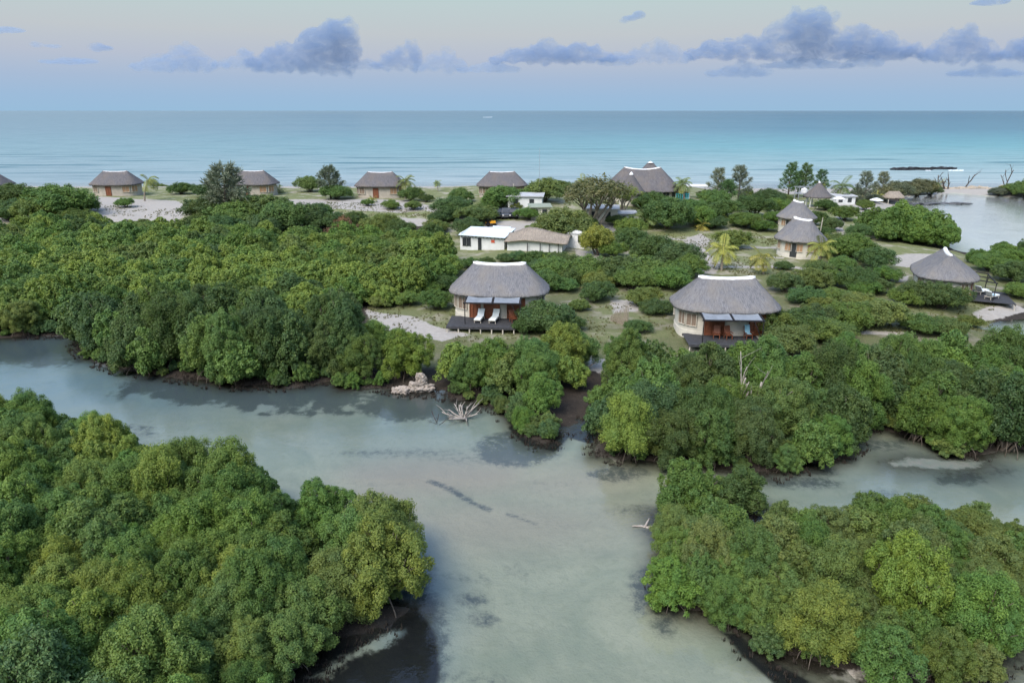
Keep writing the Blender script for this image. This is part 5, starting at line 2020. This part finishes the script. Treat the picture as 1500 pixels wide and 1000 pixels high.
# ------------------------------------------------------------------ bushes, palms and feathery trees of the dry land: crown centre and half width in pixels
BUSHES = """20 284 30 dark|90 294 42 dark|58 304 28 olive|14 312 18 dark|128 300 18 mid|185 296 12 fresh|238 273 9 dark|268 275 19 dark|300 279 17 dark
305 304 38 dark|342 312 36 dark|386 304 40 dark|420 316 38 dark|452 314 32 dark|395 328 32 blue|300 322 26 dark|360 295 20 mid|330 328 28 blue
455 269 20 dark|494 281 24 mid|480 322 30 dark|522 322 24 dark|560 326 30 dark|588 334 26 dark|470 308 20 mid|545 330 22 olive
604 283 20 dark|575 299 14 mid|607 300 14 olive|626 290 12 dark|668 302 32 dark|702 312 34 dark|648 316 22 dark|690 332 26 dark|735 288 30 mid|768 286 24 mid|800 278 30 dark|676 286 20 mid|640 330 20 dark
820 268 20 dark|842 276 20 dark|775 312 20 mid|828 330 48 dark|790 334 22 dark|860 326 20 dark|905 322 18 dark|960 294 26 dark|982 312 38 dark|1012 304 28 dark|940 296 16 dark|1030 316 24 dark
1050 288 24 mid|1062 304 28 dark|1108 300 28 dark|1128 288 24 dark|1095 322 24 mid|1048 324 22 dark|1138 318 16 mid|1076 350 28 dark|1140 300 20 mid|1120 330 18 mid|1092 284 14 olive|1150 290 14 dark
1252 362 34 dark|1285 378 26 dark|1232 354 28 dark|1240 312 20 mid|1222 328 16 dark|1212 338 12 dark|1262 338 18 blue|1212 300 16 dark|1196 318 18 dark|1270 300 12 olive|1252 290 14 grey
900 364 22 mid|925 348 26 dark|955 364 34 dark|992 374 36 dark|1012 388 28 mid|862 392 38 mid|908 394 40 dark|822 382 30 dark|786 380 26 dark|945 394 38 olive|985 406 34 dark|1000 394 30 dark|930 408 30 mid|880 408 26 dark|845 402 28 dark|762 374 16 blue|815 392 30 mid|800 410 26 mid|790 392 26 blue|742 376 15 dark
876 426 28 dark|828 416 22 mid|802 462 44 dark|828 470 30 dark|776 474 28 dark|946 432 28 dark|966 448 26 dark|936 476 22 dark|850 446 18 olive
1128 470 38 olive|1176 470 44 dark|1214 482 38 dark|1160 496 40 dark|1200 462 30 dark|1152 412 26 dark|1192 408 28 olive|1150 388 14 dark|1262 406 28 dark|1226 432 26 dark|1222 406 20 mid|1292 456 36 dark|1266 442 30 dark|1246 462 36 mid|1330 434 24 mid|1348 428 28 dark|1384 432 32 dark|1402 440 13 dark|1300 400 20 mid|1236 386 18 mid|1202 390 20 dark|1290 418 20 dark|1186 432 26 blue|1212 448 26 dark|1270 420 22 mid
1352 472 28 dark|1392 478 24 dark|1424 470 16 olive
1456 384 24 mid|1482 378 28 fresh|1436 374 16 mid|1492 396 26 dark|1500 425 20 mid
640 438 26 dark|652 412 26 dark|600 436 22 yellow|625 420 24 mid|660 388 24 dark|690 384 16 mid|715 382 14 dark|560 440 18 olive
1320 277 20 grey|1348 273 24 grey|1300 284 16 grey|1366 276 16 dark|1488 276 17 mid|1466 280 11 grey|1510 276 20 mid|1282 290 12 grey|1262 284 14 grey
30 300 22 dark|110 314 22 olive|210 326 12 dark|540 296 10 mid|720 300 16 mid|760 300 14 olive|870 300 14 mid|1000 286 12 dark|1036 284 14 dark""".replace('\n', '|').split('|')
rngb = random.Random(77)


def nearest_mark(x, y):
    return min(LANDMARKS, key=lambda l: (l[1] - x) ** 2 + (l[2] - y) ** 2)


ORD = ['', 'second ', 'third ', 'fourth ', 'fifth ', 'sixth ', 'seventh ', 'eighth ', 'ninth ', 'tenth ', 'eleventh ', 'twelfth ', 'thirteenth ', 'fourteenth ', 'fifteenth ', 'sixteenth ']
blist = []
for s in BUSHES:
    px, py, rp, tone = s.split()
    px, py, rp = float(px), float(py), float(rp)
    if tone == 'dark' and rngb.random() < .42:
        tone = rngb.choice(['mid', 'olive', 'olive'])
    lift = 1.0
    bhs = rngb.uniform(.6, .86)
    for _ in range(4):
        g = ground(px, py, lift)
        dist = (Vector(g) - Vector((0, 0, CAM_Z))).length
        r = rp * .92 * dist / FPX
        lift = .74 * bhs * r
    blist.append([g, r, tone, nearest_mark(g.x, g.y), bhs])
for i, (g, r, tone, lm, bhs) in enumerate(blist):
    d0 = math.hypot(g.x - lm[1], g.y - lm[2])
    rank = sum(1 for b in blist if b[2] == tone and b[3] is lm and math.hypot(b[0].x - lm[1], b[0].y - lm[2]) < d0)
    lab = '%s bush %sclosest to %s' % (TONE_NAME[tone], ORD[min(rank, 15)], lm[0])
    kd = rngb.choice(BUSH)
    tree('coastal_bush', kd, (g.x, g.y, g.z - .08), r, bhs, rngb.uniform(0, 6.28), tone, lab, 'bush', 'bushes around the thatched houses', rngb, .05)


def at_crown(px, py, rp, lift_f):
    lift = 2.0
    for _ in range(6):
        g = ground(px, py, lift)
        dist = (Vector(g) - Vector((0, 0, CAM_Z))).length
        r = rp * dist / FPX
        lift = lift_f * r
    return g, r


for px, py, rp, tone, kd, hs, nm, cat, lab in [
        (875, 289, 50, 'straw', SPARSE[0], .85, 'umbrella_tree', 'tree', 'wide umbrella shaped thorn tree with thin straw brown leaves before the lodge'),
        (912, 288, 26, 'yellow', SPARSE[1], .9, 'umbrella_tree', 'tree', 'yellow green thin leaved tree touching the umbrella thorn tree'),
        (876, 352, 26, 'gold', BUSH[1], 1.2, 'flowering_bush', 'bush', 'golden yellow bush beside the white box kiosk'),
        (924, 333, 22, 'yellow', BUSH[0], .8, 'flowering_bush', 'bush', 'low yellow green bush left of the large palm'),
        (808, 384, 16, 'yellow', BUSH[2], 1.1, 'flowering_bush', 'bush', 'bright yellow green bush behind the house with white loungers'),
        (506, 328, 16, 'brown', DRY[0], 1.0, 'dry_bush', 'bush', 'rusty brown dying bush among dark bushes'),
        (490, 340, 12, 'brown', DRY[0], .9, 'dry_bush', 'bush', 'smaller rusty brown dying bush low at the mangrove edge'),
        (527, 337, 9, 'brown', DRY[0], 1.3, 'dry_bush', 'bush', 'narrow brown dead bush right of the rusty ones'),
        (754, 600, 12, 'straw', DRY[0], 1.3, 'dry_bush', 'bush', 'straw coloured thin seedling above the lagoon driftwood')]:
    g, r = at_crown(px, py, rp, kd.cz * hs * .95)
    tree(nm, kd, (g.x, g.y, g.z - .05), r, hs, rngb.uniform(0, 6.28), tone, lab, cat, None, rngb)
for px, py, rp, kd, tone, lab in [
        (327, 241, 37, 2, 'grey', 'tallest dark feathery tree standing against the sea at left'), (484, 257, 22, 2, 'grey', 'thin grey feathery tree behind two rounded bushes'),
        (1054, 268, 17, 1, 'grey', 'left one of two pale feathery trees right of the lodge'), (1086, 265, 19, 1, 'grey', 'right one of two pale feathery trees right of the lodge'),
        (1160, 262, 15, 0, 'dark', 'dark pointed feathery tree left of the tank stand'), (1183, 262, 14, 0, 'dark', 'dark pointed feathery tree right above the tank stand'), (1172, 268, 13, 1, 'dark', 'lower dark feathery tree between two pointed ones'), (1204, 266, 13, 1, 'blue', 'bluish feathery tree behind the round open pavilion'),
        (1271, 272, 15, 1, 'grey', 'grey feathery tree behind the white beach bar'), (1296, 270, 13, 1, 'grey', 'thin grey feathery tree left of the tan thatched shelter'), (1068, 280, 16, 2, 'dark', 'dark low feathery tree beneath the two pale ones')]:
    k = FEATHER[kd]
    g, r = at_crown(px, py, rp, k.cz)
    tree('feathery_tree', k, (g.x, g.y, g.z - .05), r, 1.0, rngb.uniform(0, 6.28), tone, lab, 'tree', 'feathery trees along the beach', rngb)
for px, py, rp, kd, tone, lab, rz in [
        (209, 262, 16, 2, 'palm', 'windblown palm at the right end of the farthest left beach house', 0), (594, 264, 17, 0, 'palm', 'tall palm over the right corner of a dark beach house', 1), (643, 264, 8, 0, 'palm', 'small slender palm alone before the sea', 2),
        (412, 276, 12, 3, 'palm', 'small palm at the right of the second beach house', 3), (549, 292, 9, 3, 'palmy', 'tiny yellowing palm by the sandy path', 4), (789, 269, 12, 1, 'palm', 'small palm right of the hidden beach house', 5), (857, 266, 17, 1, 'palm', 'palm top over dark bushes left of the lodge', 1.5),
        (1006, 268, 18, 0, 'palm', 'tall palm at the right corner of the great lodge', 2.2), (952, 318, 30, 3, 'palm', 'largest green palm with drooping fronds before the lodge', 3.3), (1030, 330, 15, 3, 'palmy', 'yellowing palm at the bend of the white path', .6), (1062, 364, 28, 1, 'palmy', 'large yellowing palm over the white path', 1.1),
        (1123, 376, 22, 1, 'palmy', 'yellow green palm left of the house with tan shutters', 2.7), (1207, 358, 24, 1, 'palmy', 'bright palm before the right end of the house with tan shutters', 3.9), (1233, 272, 20, 1, 'dark', 'dark bushy palm above the white beach bar', .3), (1056, 312, 14, 3, 'palm', 'small palm among dark bushes right of the lodge', 5.1), (1206, 270, 10, 0, 'palm', 'slim dark palm just above the round open pavilion', 4.2),
        (1284, 288, 12, 3, 'palmy', 'short yellowing palm on the beach sand', .9), (955, 288, 14, 3, 'palm', 'palm pressed against the lodge roof', 1.9), (1380, 268, 8, 3, 'grey', 'tuft of grey fronds on the sand spit', .2), (640, 344, 20, 3, 'dark', 'dark banana like palm left of the white flat roofed building', 2.4)]:
    k = PALM[kd]
    g, r = at_crown(px, py, rp, k.cz)
    tree('coconut_palm', k, (g.x, g.y, g.z), r, 1.0, rz, tone, lab, 'palm', 'palms of the lodge', rngb)

# ------------------------------------------------------------------ ground cover
def tufts(name, polys, n, size, mat, tones, seed, label, hgt=1.0, mask=None):
    rng = np.random.default_rng(seed)
    V, T = [], []
    for p in polys:
        b0, b1 = p.min(0), p.max(0)
        area = (b1 - b0).prod()
        m = min(int(n * area), 9000)
        q = rng.uniform(b0, b1, (m, 2))
        ok = inside(p, q[:, 0], q[:, 1])
        q = q[ok]
        if len(q) == 0:
            continue
        dens = vnoise(q[:, 0] / 2.2, q[:, 1] / 2.2, 9)
        q = q[dens > .42]
        if mask is not None:
            q = q[mask(q[:, 0], q[:, 1])]
        z = height(q[:, 0], q[:, 1])
        base = np.column_stack([q, z])
        for k in range(7):
            a = rng.uniform(0, 6.283, len(q))
            L = size * rng.uniform(.5, 1.3, (len(q), 1))
            d = unit(np.column_stack([np.cos(a) * .5, np.sin(a) * .5, np.full(len(q), hgt)]) + rng.normal(0, .15, (len(q), 3)))
            sdv = np.column_stack([-np.sin(a), np.cos(a), np.zeros(len(q))]) * size * .14
            o = base + rng.normal(0, size * .3, (len(q), 3)) * [1, 1, 0]
            V.append(np.stack([o - sdv, o + sdv, o + sdv * .3 + d * L, o - sdv * .3 + d * L], 1))
            T.append(np.clip(.4 + rng.normal(0, .2, len(q)), 0, 1))
    me = quad_mesh(name, np.concatenate(V), np.concatenate(T), mat)
    o = link(name, me)
    o['kind'] = 'stuff'
    o['label'] = label
    o.color = (*tones, 1)
    return o


tufts('grass', grass_polys, 2.6, .2, DRYLEAF, (.12, .125, .05), 5, 'dry olive grass tufts between the houses')
shore_strips = []
for pl in (LEFT_ISLE, RIGHT_ISLE, MAIN_LAND[:46]):
    for i in range(len(pl) - 1):
        a, b = pl[i], pl[i + 1]
        if np.linalg.norm(b - a) > 25 or min(a[1], b[1]) < 18:
            continue
        n_ = np.array([-(b - a)[1], (b - a)[0]]) / np.linalg.norm(b - a) * 1.0
        shore_strips.append(np.array([a - n_, b - n_, b + n_, a + n_]))
tufts('air_roots', shore_strips, 7, .2, simple('mud_brown_roots', (.05, .042, .035), .9, .1, .4, 4), (.1, .08, .05), 6, 'thin brown mangrove air roots along the muddy banks', 3.0)
